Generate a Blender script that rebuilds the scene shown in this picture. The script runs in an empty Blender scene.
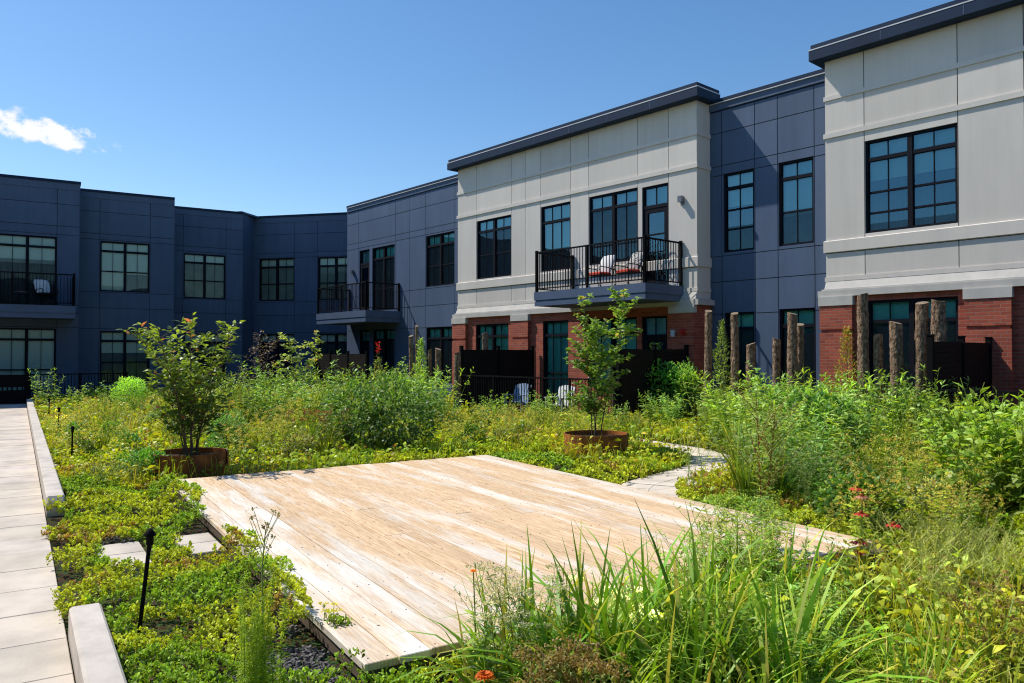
import bpy, math, random
import numpy as np
random.seed(7); RNG = np.random.default_rng(7)
R = math.radians
SC = bpy.context.scene; COL = SC.collection

# ---------------------------------------------------------------- mesh collecting
class MB:
    def __init__(s): s.V=[]; s.F=[]; s.C=[]; s.M=[]; s.n=0
    def add(s, V, F, C=(1,1,1), m=0):
        V=np.asarray(V,float).reshape(-1,3); F=np.asarray(F,int).reshape(-1,4)
        C=np.asarray(C,float)
        if C.ndim==1: C=np.tile(C,(len(V),1))
        s.V.append(V); s.F.append(F+s.n); s.C.append(C); s.M.append(np.full(len(F),m,int)); s.n+=len(V); return s
    def box(s,x0,x1,y0,y1,z0,z1,C=(1,1,1),m=0):
        V=[(x0,y0,z0),(x1,y0,z0),(x1,y1,z0),(x0,y1,z0),(x0,y0,z1),(x1,y0,z1),(x1,y1,z1),(x0,y1,z1)]
        return s.add(V,[(0,3,2,1),(4,5,6,7),(0,1,5,4),(1,2,6,5),(2,3,7,6),(3,0,4,7)],C,m)
    def bbox(s,x0,x1,y0,y1,z0,z1,b,C=(1,1,1),m=0):          # box with a chamfered top edge
        V=[(x0,y0,z0),(x1,y0,z0),(x1,y1,z0),(x0,y1,z0),(x0,y0,z1-b),(x1,y0,z1-b),(x1,y1,z1-b),(x0,y1,z1-b),
           (x0+b,y0+b,z1),(x1-b,y0+b,z1),(x1-b,y1-b,z1),(x0+b,y1-b,z1)]
        F=[(0,3,2,1),(8,9,10,11)]
        for i in range(4):
            j=(i+1)%4; F+= [(i,j,4+j,4+i),(4+i,4+j,8+j,8+i)]
        return s.add(V,F,C,m)
    def prism(s,prof,x0,x1,C=(1,1,1),m=0):                     # quad profile (y,z) x4 swept along x
        V=[(x0,a,b) for a,b in prof]+[(x1,a,b) for a,b in prof]
        return s.add(V,[(3,2,1,0),(4,5,6,7)]+[(i,(i+1)%4,4+(i+1)%4,4+i) for i in range(4)],C,m)
    def tube(s,P,r,n=6,C=(1,1,1),m=0,cap=True):
        P=np.asarray(P,float); k=len(P); r=np.broadcast_to(np.asarray(r,float),(k,))
        T=np.gradient(P,axis=0); T/=np.linalg.norm(T,axis=1)[:,None]+1e-12
        ref=np.array([0,0,1.]) if abs(T[0,2])<.9 else np.array([1.,0,0])
        X=np.cross(T,ref); X/=np.linalg.norm(X,axis=1)[:,None]+1e-12; Y=np.cross(T,X)
        a=np.arange(n)*2*math.pi/n
        V=P[:,None]+r[:,None,None]*(np.cos(a)[None,:,None]*X[:,None]+np.sin(a)[None,:,None]*Y[:,None])
        V=V.reshape(-1,3); F=[]
        for i in range(k-1):
            for j in range(n):
                j2=(j+1)%n; F.append((i*n+j,i*n+j2,(i+1)*n+j2,(i+1)*n+j))
        C=np.asarray(C,float)
        s.add(V,F,C if C.ndim==1 else np.repeat(C,n,0),m)
        if cap and n>=4:
            for e,base in ((0,0),(1,(k-1)*n)):
                ring=V[base:base+n]; c=ring.mean(0)
                VV=np.vstack([ring,c]); FF=[]
                for j in range(0,n,2): 
                    q=(j,(j+1)%n,(j+2)%n,n); FF.append(q if e else q[::-1])
                s.add(VV,FF,C if C.ndim==1 else C[0 if e==0 else -1],m)
        return s
    def lathe(s,prof,n=32,cx=0,cy=0,C=(1,1,1),m=0):
        a=np.arange(n)*2*math.pi/n; V=[];F=[]
        for r,z in prof:
            V+= [(cx+r*math.cos(t),cy+r*math.sin(t),z) for t in a]
        for i in range(len(prof)-1):
            for j in range(n):
                j2=(j+1)%n; F.append((i*n+j,i*n+j2,(i+1)*n+j2,(i+1)*n+j))
        return s.add(V,F,C,m)
    def merge(s,o,M=None,off=(0,0,0)):
        V=np.concatenate(o.V); 
        if M is not None: V=V@M.T
        return s.add(V+np.asarray(off),np.concatenate(o.F),np.concatenate(o.C))
    def mesh(s,name,mats,smooth=False):
        V=np.concatenate(s.V); F=np.concatenate(s.F); C=np.concatenate(s.C); M=np.concatenate(s.M)
        me=bpy.data.meshes.new(name); nv,nf=len(V),len(F)
        me.vertices.add(nv); me.vertices.foreach_set('co',V.astype(np.float32).ravel())
        me.loops.add(nf*4); me.loops.foreach_set('vertex_index',F.astype(np.int32).ravel())
        me.polygons.add(nf); me.polygons.foreach_set('loop_start',np.arange(0,nf*4,4,dtype=np.int32))
        if len(mats)>1: me.polygons.foreach_set('material_index',M.astype(np.int32))
        me.polygons.foreach_set('use_smooth',np.full(nf,bool(smooth)))
        at=me.color_attributes.new('Col','FLOAT_COLOR','POINT')
        at.data.foreach_set('color',np.hstack([C,np.ones((nv,1))]).astype(np.float32).ravel())
        for m in mats: me.materials.append(m)
        me.update(calc_edges=True); me.validate()
        return me
    def build(s,name,mats,parent=None,smooth=False):
        if not isinstance(mats,(list,tuple)): mats=[mats]
        o=bpy.data.objects.new(name,s.mesh(name,mats,smooth)); COL.objects.link(o); o.parent=parent; return o

def tag(o,label=None,cat=None,group=None,kind=None):
    for k,v in (('label',label),('category',cat),('group',group),('kind',kind)):
        if v: o[k]=v
    return o
def empty(name,loc=(0,0,0),rz=0,**k):
    o=bpy.data.objects.new(name,None); COL.objects.link(o); o.location=loc; o.rotation_euler=(0,0,rz); o.empty_display_size=.2
    return tag(o,**k)
def copy_tree(o,parent=None):
    c=o.copy(); COL.objects.link(c); c.parent=parent
    for ch in list(o.children): copy_tree(ch,c)
    return c

# ---------------------------------------------------------------- noise
def vnoise(x,y,seed=0):
    x=np.asarray(x,float); y=np.asarray(y,float); xi=np.floor(x); yi=np.floor(y); fx=x-xi; fy=y-yi
    fx=fx*fx*(3-2*fx); fy=fy*fy*(3-2*fy)
    h=lambda a,b: np.modf(np.abs(np.sin(a*127.1+b*311.7+seed*74.7)*43758.5453))[0]
    return (h(xi,yi)*(1-fx)+h(xi+1,yi)*fx)*(1-fy)+(h(xi,yi+1)*(1-fx)+h(xi+1,yi+1)*fx)*fy
def fbm(x,y,seed=0): return .55*vnoise(x,y,seed)+.3*vnoise(x*2.1,y*2.1,seed+3)+.15*vnoise(x*4.3,y*4.3,seed+5)

# ---------------------------------------------------------------- materials
def mat(name):
    m=bpy.data.materials.new(name); m.use_nodes=True; nt=m.node_tree; nt.nodes.clear()
    return m,nt,lambda t,**k: node(nt,t,k)
def node(nt,t,k):
    n=nt.nodes.new(t)
    for a,b in k.items(): setattr(n,a,b)
    return n
def rgb(c): return (c[0],c[1],c[2],1)
def surf(name,c,c2=None,scale=4,rough=.8,bump=.1,bscale=60,spec=.3,metal=0,streak=(1,1,1),useattr=False,detail=6,grime=0,gst=(5,5,.35)):
    m,nt,N=mat(name); L=nt.links.new
    out=N('ShaderNodeOutputMaterial'); p=N('ShaderNodeBsdfPrincipled'); L(p.outputs[0],out.inputs[0])
    p.inputs['Roughness'].default_value=rough; p.inputs['Specular IOR Level'].default_value=spec; p.inputs['Metallic'].default_value=metal
    tc=N('ShaderNodeTexCoord'); mp=N('ShaderNodeMapping'); L(tc.outputs['Object'],mp.inputs[0]); mp.inputs['Scale'].default_value=streak
    n1=N('ShaderNodeTexNoise'); n1.inputs['Scale'].default_value=scale; n1.inputs['Detail'].default_value=detail; L(mp.outputs[0],n1.inputs[0])
    rp=N('ShaderNodeMapRange'); rp.inputs[1].default_value=.3; rp.inputs[2].default_value=.7; L(n1.outputs[0],rp.inputs[0])
    mx=N('ShaderNodeMix',data_type='RGBA'); mx.inputs[6].default_value=rgb(c); mx.inputs[7].default_value=rgb(c2 or [v*.8 for v in c]); L(rp.outputs[0],mx.inputs[0])
    src=mx.outputs[2]
    if useattr:
        at=N('ShaderNodeAttribute',attribute_name='Col'); mu=N('ShaderNodeMix',data_type='RGBA',blend_type='MULTIPLY'); mu.inputs[0].default_value=1
        L(src,mu.inputs[6]); L(at.outputs['Color'],mu.inputs[7]); src=mu.outputs[2]
    if grime:
        gm=N('ShaderNodeMapping'); gm.inputs['Scale'].default_value=gst; L(tc.outputs['Object'],gm.inputs[0]); gn=N('ShaderNodeTexNoise'); gn.inputs['Scale'].default_value=1; gn.inputs['Detail'].default_value=7; gn.inputs['Roughness'].default_value=.65; L(gm.outputs[0],gn.inputs[0])
        g2=N('ShaderNodeMapRange'); g2.inputs[1].default_value=.42; g2.inputs[2].default_value=.75; g2.inputs[3].default_value=1; g2.inputs[4].default_value=1-grime; L(gn.outputs[0],g2.inputs[0])
        gx=N('ShaderNodeMix',data_type='RGBA',blend_type='MULTIPLY'); gx.inputs[0].default_value=1; L(src,gx.inputs[6]); L(g2.outputs[0],gx.inputs[7]); src=gx.outputs[2]
    L(src,p.inputs['Base Color'])
    if bump:
        n2=N('ShaderNodeTexNoise'); n2.inputs['Scale'].default_value=bscale; n2.inputs['Detail'].default_value=4; L(mp.outputs[0],n2.inputs[0])
        b=N('ShaderNodeBump'); b.inputs['Strength'].default_value=bump; b.inputs['Distance'].default_value=.02; L(n2.outputs[0],b.inputs['Height']); L(b.outputs[0],p.inputs['Normal'])
    return m
def foliage(name,tr=.35,rough=.45,spec=.35,gain=1.0):
    m,nt,N=mat(name); L=nt.links.new
    out=N('ShaderNodeOutputMaterial'); p=N('ShaderNodeBsdfPrincipled'); t=N('ShaderNodeBsdfTranslucent'); mx=N('ShaderNodeMixShader'); mx.inputs[0].default_value=tr
    p.inputs['Roughness'].default_value=rough; p.inputs['Specular IOR Level'].default_value=spec
    at=N('ShaderNodeAttribute',attribute_name='Col'); oi=N('ShaderNodeObjectInfo'); h=N('ShaderNodeHueSaturation')
    r1=N('ShaderNodeMapRange'); r1.inputs[3].default_value=.485; r1.inputs[4].default_value=.515; L(oi.outputs['Random'],r1.inputs[0]); L(r1.outputs[0],h.inputs['Hue'])
    mm=N('ShaderNodeMath',operation='MULTIPLY'); mm.inputs[1].default_value=7.31; L(oi.outputs['Random'],mm.inputs[0]); fr=N('ShaderNodeMath',operation='FRACT'); L(mm.outputs[0],fr.inputs[0])
    r2=N('ShaderNodeMapRange'); r2.inputs[3].default_value=.75*gain; r2.inputs[4].default_value=1.25*gain; L(fr.outputs[0],r2.inputs[0]); L(r2.outputs[0],h.inputs['Value'])
    L(at.outputs['Color'],h.inputs['Color']); L(h.outputs[0],p.inputs['Base Color'])
    g=N('ShaderNodeMix',data_type='RGBA',blend_type='MULTIPLY'); g.inputs[0].default_value=1; g.inputs[7].default_value=(1.7,1.6,.7,1); L(h.outputs[0],g.inputs[6]); L(g.outputs[2],t.inputs[0])
    L(p.outputs[0],mx.inputs[1]); L(t.outputs[0],mx.inputs[2]); L(mx.outputs[0],out.inputs[0])
    return m
def brick_mat():
    m,nt,N=mat('red_brick'); L=nt.links.new
    out=N('ShaderNodeOutputMaterial'); p=N('ShaderNodeBsdfPrincipled'); L(p.outputs[0],out.inputs[0]); p.inputs['Roughness'].default_value=.85
    tc=N('ShaderNodeTexCoord'); sp=N('ShaderNodeSeparateXYZ'); L(tc.outputs['Object'],sp.inputs[0])
    ad=N('ShaderNodeMath',operation='ADD'); L(sp.outputs[0],ad.inputs[0]); L(sp.outputs[1],ad.inputs[1])
    cb=N('ShaderNodeCombineXYZ'); L(ad.outputs[0],cb.inputs[0]); L(sp.outputs[2],cb.inputs[1])
    bt=N('ShaderNodeTexBrick'); L(cb.outputs[0],bt.inputs[0]); bt.inputs['Scale'].default_value=1
    bt.inputs['Brick Width'].default_value=.21; bt.inputs['Row Height'].default_value=.072; bt.inputs['Mortar Size'].default_value=.007; bt.inputs['Mortar Smooth'].default_value=.2
    bt.inputs['Color1'].default_value=(.47,.100,.048,1); bt.inputs['Color2'].default_value=(.30,.058,.030,1); bt.inputs['Mortar'].default_value=(.30,.165,.125,1); bt.inputs['Bias'].default_value=.05
    n=N('ShaderNodeTexNoise'); n.inputs['Scale'].default_value=2.2; n.inputs['Detail'].default_value=6; L(tc.outputs['Object'],n.inputs[0])
    mr=N('ShaderNodeMapRange'); mr.inputs[3].default_value=.75; mr.inputs[4].default_value=1.25; L(n.outputs[0],mr.inputs[0])
    mu=N('ShaderNodeMix',data_type='RGBA',blend_type='MULTIPLY'); mu.inputs[0].default_value=1; L(bt.outputs[0],mu.inputs[6]); L(mr.outputs[0],mu.inputs[7]); L(mu.outputs[2],p.inputs['Base Color'])
    b=N('ShaderNodeBump',invert=True); b.inputs['Strength'].default_value=.6; b.inputs['Distance'].default_value=.01; L(bt.outputs['Fac'],b.inputs['Height']); L(b.outputs[0],p.inputs['Normal'])
    return m
def glass_mat(name,tint,refl,gc=(.45,.82,1,1)):
    m,nt,N=mat(name); L=nt.links.new
    out=N('ShaderNodeOutputMaterial'); g=N('ShaderNodeBsdfGlossy'); g.inputs['Roughness'].default_value=.015; g.inputs['Color'].default_value=gc
    t=N('ShaderNodeBsdfTransparent'); t.inputs[0].default_value=rgb(tint)
    f=N('ShaderNodeFresnel'); f.inputs['IOR'].default_value=1.55; a=N('ShaderNodeMath',operation='ADD',use_clamp=True); a.inputs[1].default_value=refl; L(f.outputs[0],a.inputs[0])
    tc=N('ShaderNodeTexCoord'); n=N('ShaderNodeTexNoise'); n.inputs['Scale'].default_value=1.1; n.inputs['Detail'].default_value=1; L(tc.outputs['Object'],n.inputs[0])
    b=N('ShaderNodeBump'); b.inputs['Strength'].default_value=.10; b.inputs['Distance'].default_value=.05; L(n.outputs[0],b.inputs['Height']); L(b.outputs[0],g.inputs['Normal'])
    mx=N('ShaderNodeMixShader'); L(a.outputs[0],mx.inputs[0]); L(t.outputs[0],mx.inputs[1]); L(g.outputs[0],mx.inputs[2]); L(mx.outputs[0],out.inputs[0])
    return m
def deck_mat():
    m,nt,N=mat('weathered_deck_wood'); L=nt.links.new
    out=N('ShaderNodeOutputMaterial'); p=N('ShaderNodeBsdfPrincipled'); L(p.outputs[0],out.inputs[0]); p.inputs['Roughness'].default_value=.75; p.inputs['Specular IOR Level'].default_value=.25
    tc=N('ShaderNodeTexCoord'); at=N('ShaderNodeAttribute',attribute_name='Col'); sp=N('ShaderNodeSeparateColor'); L(at.outputs['Color'],sp.inputs[0])
    of=N('ShaderNodeVectorMath',operation='MULTIPLY_ADD'); L(at.outputs['Color'],of.inputs[0]); of.inputs[1].default_value=(37,91,53); L(tc.outputs['Object'],of.inputs[2])
    mp=N('ShaderNodeMapping'); mp.inputs['Scale'].default_value=(1.2,19,1); L(of.outputs[0],mp.inputs[0])
    g=N('ShaderNodeTexNoise'); g.inputs['Scale'].default_value=2.6; g.inputs['Detail'].default_value=9; g.inputs['Roughness'].default_value=.72; g.inputs['Distortion'].default_value=1.3; L(mp.outputs[0],g.inputs[0])
    mp2=N('ShaderNodeMapping'); mp2.inputs['Scale'].default_value=(.55,3.2,1); L(of.outputs[0],mp2.inputs[0])
    w=N('ShaderNodeTexNoise'); w.inputs['Scale'].default_value=1.3; w.inputs['Detail'].default_value=5; w.inputs['Roughness'].default_value=.6; L(mp2.outputs[0],w.inputs[0])
    wv=N('ShaderNodeTexWave',wave_type='RINGS',rings_direction='Z'); wv.inputs['Scale'].default_value=2.3; wv.inputs['Distortion'].default_value=5; wv.inputs['Detail'].default_value=3; 
    mp3=N('ShaderNodeMapping'); mp3.inputs['Scale'].default_value=(.35,6,1); L(of.outputs[0],mp3.inputs[0]); L(mp3.outputs[0],wv.inputs[0])
    # whiteness = plank white + patches
    ad=N('ShaderNodeMath',operation='ADD'); L(sp.outputs[1],ad.inputs[0]); sb=N('ShaderNodeMapRange'); sb.inputs[1].default_value=.39; sb.inputs[2].default_value=.67; sb.inputs[3].default_value=-.70; sb.inputs[4].default_value=.55; L(w.outputs[0],sb.inputs[0]); L(sb.outputs[0],ad.inputs[1])
    cl=N('ShaderNodeClamp'); L(ad.outputs[0],cl.inputs[0])
    tan=N('ShaderNodeMix',data_type='RGBA'); tan.inputs[6].default_value=(.42,.25,.12,1); tan.inputs[7].default_value=(.83,.625,.40,1); gr=N('ShaderNodeMapRange'); gr.inputs[1].default_value=.30; gr.inputs[2].default_value=.60; L(g.outputs[0],gr.inputs[0]); L(gr.outputs[0],tan.inputs[0])
    t2=N('ShaderNodeMix',data_type='RGBA',blend_type='MULTIPLY'); L(tan.outputs[2],t2.inputs[6]); t2.inputs[7].default_value=(.66,.50,.36,1); wr=N('ShaderNodeMapRange'); wr.inputs[1].default_value=.55; wr.inputs[2].default_value=.95; wr.inputs[4].default_value=.32; L(wv.outputs[0],wr.inputs[0]); L(wr.outputs[0],t2.inputs[0])
    wh=N('ShaderNodeMix',data_type='RGBA'); wh.inputs[6].default_value=(.64,.585,.495,1); wh.inputs[7].default_value=(.84,.795,.71,1); L(gr.outputs[0],wh.inputs[0])
    mx=N('ShaderNodeMix',data_type='RGBA'); L(cl.outputs[0],mx.inputs[0]); L(t2.outputs[2],mx.inputs[6]); L(wh.outputs[2],mx.inputs[7])
    br=N('ShaderNodeMapRange'); br.inputs[3].default_value=.92; br.inputs[4].default_value=1.07; L(sp.outputs[0],br.inputs[0])
    f=N('ShaderNodeMix',data_type='RGBA',blend_type='MULTIPLY'); f.inputs[0].default_value=1; L(mx.outputs[2],f.inputs[6]); L(br.outputs[0],f.inputs[7])
    # knots / nail specks
    vo=N('ShaderNodeTexVoronoi'); vo.inputs['Scale'].default_value=4.2; L(of.outputs[0],vo.inputs[0]); kr=N('ShaderNodeMapRange'); kr.inputs[1].default_value=.03; kr.inputs[2].default_value=.055; L(vo.outputs['Distance'],kr.inputs[0])
    f2=N('ShaderNodeMix',data_type='RGBA'); f2.inputs[6].default_value=(.13,.08,.05,1); L(kr.outputs[0],f2.inputs[0]); L(f.outputs[2],f2.inputs[7]); L(f2.outputs[2],p.inputs['Base Color'])
    b=N('ShaderNodeBump'); b.inputs['Strength'].default_value=.35; b.inputs['Distance'].default_value=.006; L(g.outputs[0],b.inputs['Height']); L(b.outputs[0],p.inputs['Normal'])
    return m
def soil_mat():
    m,nt,N=mat('soil'); L=nt.links.new
    out=N('ShaderNodeOutputMaterial'); p=N('ShaderNodeBsdfPrincipled'); L(p.outputs[0],out.inputs[0]); p.inputs['Roughness'].default_value=.95; p.inputs['Specular IOR Level'].default_value=.1
    tc=N('ShaderNodeTexCoord'); v=N('ShaderNodeTexVoronoi'); v.inputs['Scale'].default_value=45; L(tc.outputs['Object'],v.inputs[0])
    n=N('ShaderNodeTexNoise'); n.inputs['Scale'].default_value=.6; n.inputs['Detail'].default_value=8; L(tc.outputs['Object'],n.inputs[0])
    a=N('ShaderNodeMix',data_type='RGBA'); a.inputs[6].default_value=(.035,.026,.018,1); a.inputs[7].default_value=(.06,.065,.02,1); rp=N('ShaderNodeMapRange'); rp.inputs[1].default_value=.4; rp.inputs[2].default_value=.6; L(n.outputs[0],rp.inputs[0]); L(rp.outputs[0],a.inputs[0])
    c=N('ShaderNodeMix',data_type='RGBA',blend_type='MULTIPLY'); c.inputs[0].default_value=.8; L(a.outputs[2],c.inputs[6]); L(v.outputs['Color'],c.inputs[7])
    mu=N('ShaderNodeMix',data_type='RGBA',blend_type='MULTIPLY'); mu.inputs[0].default_value=1; mu.inputs[7].default_value=(1.8,1.8,1.8,1); L(c.outputs[2],mu.inputs[6]); L(mu.outputs[2],p.inputs['Base Color'])
    b=N('ShaderNodeBump'); b.inputs['Strength'].default_value=.9; b.inputs['Distance'].default_value=.02; L(v.outputs['Distance'],b.inputs['Height']); L(b.outputs[0],p.inputs['Normal'])
    return m
M={}
M['white']=surf('white_stucco',(.72,.665,.595),(.665,.615,.55),1.2,.9,.05,22,.15,streak=(1,1,.5),useattr=True,grime=.08)
M['trimw']=surf('pale_cast_stone',(.60,.57,.515),(.53,.505,.46),3,.85,.1,80,.2,grime=.09)
M['navy']=surf('navy_panel',(.086,.130,.212),(.070,.107,.180),1.5,.7,.05,25,.3,streak=(1,1,.4),useattr=True,grime=.14)
M['joint']=surf('joint_dark',(.03,.035,.05),rough=.9,bump=0)  # dark backing colour behind the recessed navy panel joints
M['jointw']=surf('joint_grey',(.10,.105,.115),rough=.9,bump=0)
M['navytrim']=surf('navy_metal',(.008,.026,.066),(.006,.021,.052),2,.6,.02,30,.2)
M['navysoft']=surf('navy_balcony_trim',(.085,.125,.21),(.07,.105,.175),2,.6,.03,30,.4)
M['drip']=surf('pale_metal',(.68,.68,.68),rough=.35,bump=0,spec=.5)
M['frame']=surf('black_window_frame',(.008,.010,.016),rough=.7,bump=0,spec=.12)
M['black']=surf('black_metal',(.007,.007,.008),(.005,.005,.006),8,.75,.02,40,.1)
M['slat']=surf('dark_composite_slat',(.022,.017,.015),(.014,.011,.010),6,.8,.05,40,.15,streak=(.3,1,4))
M['blind']=surf('pale_blind',(.80,.83,.77),(.70,.74,.69),30,.9,0,streak=(.2,.2,3))
M['screen']=surf('grey_insect_screen',(.15,.18,.19),(.12,.15,.16),8,.9,0)
M['dark']=surf('dark_room',(.012,.014,.016),rough=.9,bump=0)
M['curtain']=surf('dim_curtain',(.14,.155,.16),(.07,.08,.085),6,.95,0,streak=(6,6,.2))
M['brick']=brick_mat()
M['glass']=glass_mat('window_glass',(.55,.87,.88),.11)
M['glass_teal']=glass_mat('teal_window_glass',(.42,.90,.86),.03,(.6,.9,1,1))
M['glass_dim']=glass_mat('window_glass_shade',(.80,.95,.92),.0,(.7,.9,1,1))
def mesh_mat():
    m,nt,N=mat('insect_mesh'); L=nt.links.new; out=N('ShaderNodeOutputMaterial'); d=N('ShaderNodeBsdfDiffuse'); t=N('ShaderNodeBsdfTransparent'); mx=N('ShaderNodeMixShader')
    tc=N('ShaderNodeTexCoord'); n=N('ShaderNodeTexNoise'); n.inputs['Scale'].default_value=3; L(tc.outputs['Object'],n.inputs[0]); r=N('ShaderNodeMapRange'); r.inputs[3].default_value=.28; r.inputs[4].default_value=.44; L(n.outputs[0],r.inputs[0]); L(r.outputs[0],mx.inputs[0])
    d.inputs[0].default_value=(.018,.022,.03,1); L(t.outputs[0],mx.inputs[1]); L(d.outputs[0],mx.inputs[2]); L(mx.outputs[0],out.inputs[0]); return m
M['mesh']=mesh_mat()
M['deck']=deck_mat()
M['decksub']=surf('deck_joists',(.15,.11,.08),rough=.9)
M['soil']=soil_mat()
M['paver']=surf('concrete_paver',(.68,.605,.52),(.58,.52,.455),2.2,.9,.15,140,.15,useattr=True,grime=.22,gst=(2.2,2.2,2.2))
M['grout']=surf('paver_joint',(.10,.09,.075),rough=.95,bump=.2)
M['curb']=surf('cast_concrete_kerb',(.66,.60,.53),(.56,.515,.455),2,.9,.12,120,.15,grime=.25,gst=(4,4,4))
M['corten']=surf('rusty_steel',(.50,.16,.035),(.15,.05,.022),5,.75,.1,60,.3)
M['bark']=surf('log_bark',(.46,.315,.215),(.085,.05,.032),26,.95,2.0,42,.05,streak=(1,1,.45),useattr=True)
M['stemwood']=surf('shrub_bark',(.17,.13,.10),(.11,.085,.065),12,.9,.2,40,.1)
M['cut']=surf('log_end_grain',(.30,.23,.16),(.20,.145,.10),20,.9,.1)
M['leaf']=foliage('leaf_blades',.33,.48,.28,3.1)
M['grass']=foliage('grass_blades',.32,.45,.3,2.6)
M['sedum']=foliage('sedum_leaves',.25,.55,.22,2.95)
M['treeleaf']=foliage('shrub_leaves',.40,.42,.35,2.55)
M['petal']=foliage('flower_petals',.25,.6,.2)
M['redseat']=surf('red_cushion',(.62,.06,.03),rough=.8,bump=.1)
M['whitecush']=surf('white_cushion',(.72,.72,.70),(.60,.60,.60),14,.9,.1)
M['patcush']=surf('black_white_patterned_cushion',(.62,.62,.60),(.02,.02,.02),26,.9,.1,detail=1)
M['bluechair']=surf('pale_blue_plastic',(.32,.42,.58),(.28,.38,.52),3,.5,.02)
M['whitechair']=surf('white_plastic',(.74,.74,.72),(.66,.66,.65),3,.45,.02)
M['tealmetal']=surf('teal_iron',(.05,.20,.24),rough=.5,bump=0)
M['lamp']=surf('grey_lamp_metal',(.22,.22,.24),rough=.4,bump=0,metal=.6)
M['redbox']=surf('red_alarm',(.5,.02,.02),rough=.4,bump=0)
M['whitebox']=surf('pale_box',(.6,.65,.68),rough=.5,bump=0)

# ---------------------------------------------------------------- buildings
def cells(a0,a1,cuts): return sorted(set([a0,a1]+[c for c in cuts if a0<c<a1]))
def wall(mb,x0,x1,z0,z1,y,xj=(),zj=(),ops=(),gap=.011,thick=.016,skin=0,back=1,endcap=True):
    """panelled wall facing -y with real recessed joints and window openings"""
    def inside(xa,xb,za,zb): 
        xm,zm=(xa+xb)/2,(za+zb)/2
        return any(o[0]<xm<o[1] and o[2]<zm<o[3] for o in ops)
    ox=[v for o in ops for v in o[:2]]; oz=[v for o in ops for v in o[2:4]]
    X=cells(x0,x1,xj); Z=cells(z0,z1,zj)
    near=lambda v,S: any(abs(v-q)<1e-6 for q in S)
    for i in range(len(X)-1):
        for k in range(len(Z)-1):
            SX=cells(X[i],X[i+1],ox); SZ=cells(Z[k],Z[k+1],oz)
            tone=1.0
            for a in range(len(SX)-1):
                for b in range(len(SZ)-1):
                    xa,xb,za,zb=SX[a],SX[a+1],SZ[b],SZ[b+1]
                    if inside(xa,xb,za,zb): continue
                    g=gap/2
                    qa=xa+(g if a==0 and xa>x0 else 0); qb=xb-(g if a==len(SX)-2 and xb<x1 else 0)
                    ra=za+(g if b==0 and za>z0 else 0); rb=zb-(g if b==len(SZ)-2 and zb<z1 else 0)
                    if (a,b)==(0,0): tone=RNG.uniform(.93,1.05)
                    V=[(qa,y,ra),(qb,y,ra),(qb,y,rb),(qa,y,rb),(qa,y+thick,ra),(qb,y+thick,ra),(qb,y+thick,rb),(qa,y+thick,rb)]
                    F=[(0,1,2,3)]
                    if qa!=xa: F.append((0,3,7,4))
                    if qb!=xb: F.append((1,5,6,2))
                    if ra!=za: F.append((0,4,5,1))
                    if rb!=zb: F.append((3,2,6,7))
                    mb.add(V,F,(tone,)*3,m=skin)
    SX=cells(x0,x1,ox); SZ=cells(z0,z1,oz)
    for a in range(len(SX)-1):
        for b in range(len(SZ)-1):
            if not inside(SX[a],SX[a+1],SZ[b],SZ[b+1]):
                mb.add([(SX[a],y+thick,SZ[b]),(SX[a+1],y+thick,SZ[b]),(SX[a+1],y+thick,SZ[b+1]),(SX[a],y+thick,SZ[b+1])],[(0,1,2,3)],m=back)
    for o in ops:                                            # reveals
        a,b,c,d=o[:4]; y2=y+.16
        mb.add([(a,y,c),(a,y2,c),(a,y2,d),(a,y,d)],[(0,1,2,3)],m=skin); mb.add([(b,y,c),(b,y2,c),(b,y2,d),(b,y,d)],[(3,2,1,0)],m=skin)
        mb.add([(a,y,c),(b,y,c),(b,y2,c),(a,y2,c)],[(0,1,2,3)],m=skin); mb.add([(a,y,d),(b,y,d),(b,y2,d),(a,y2,d)],[(3,2,1,0)],m=skin)
    return mb
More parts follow.
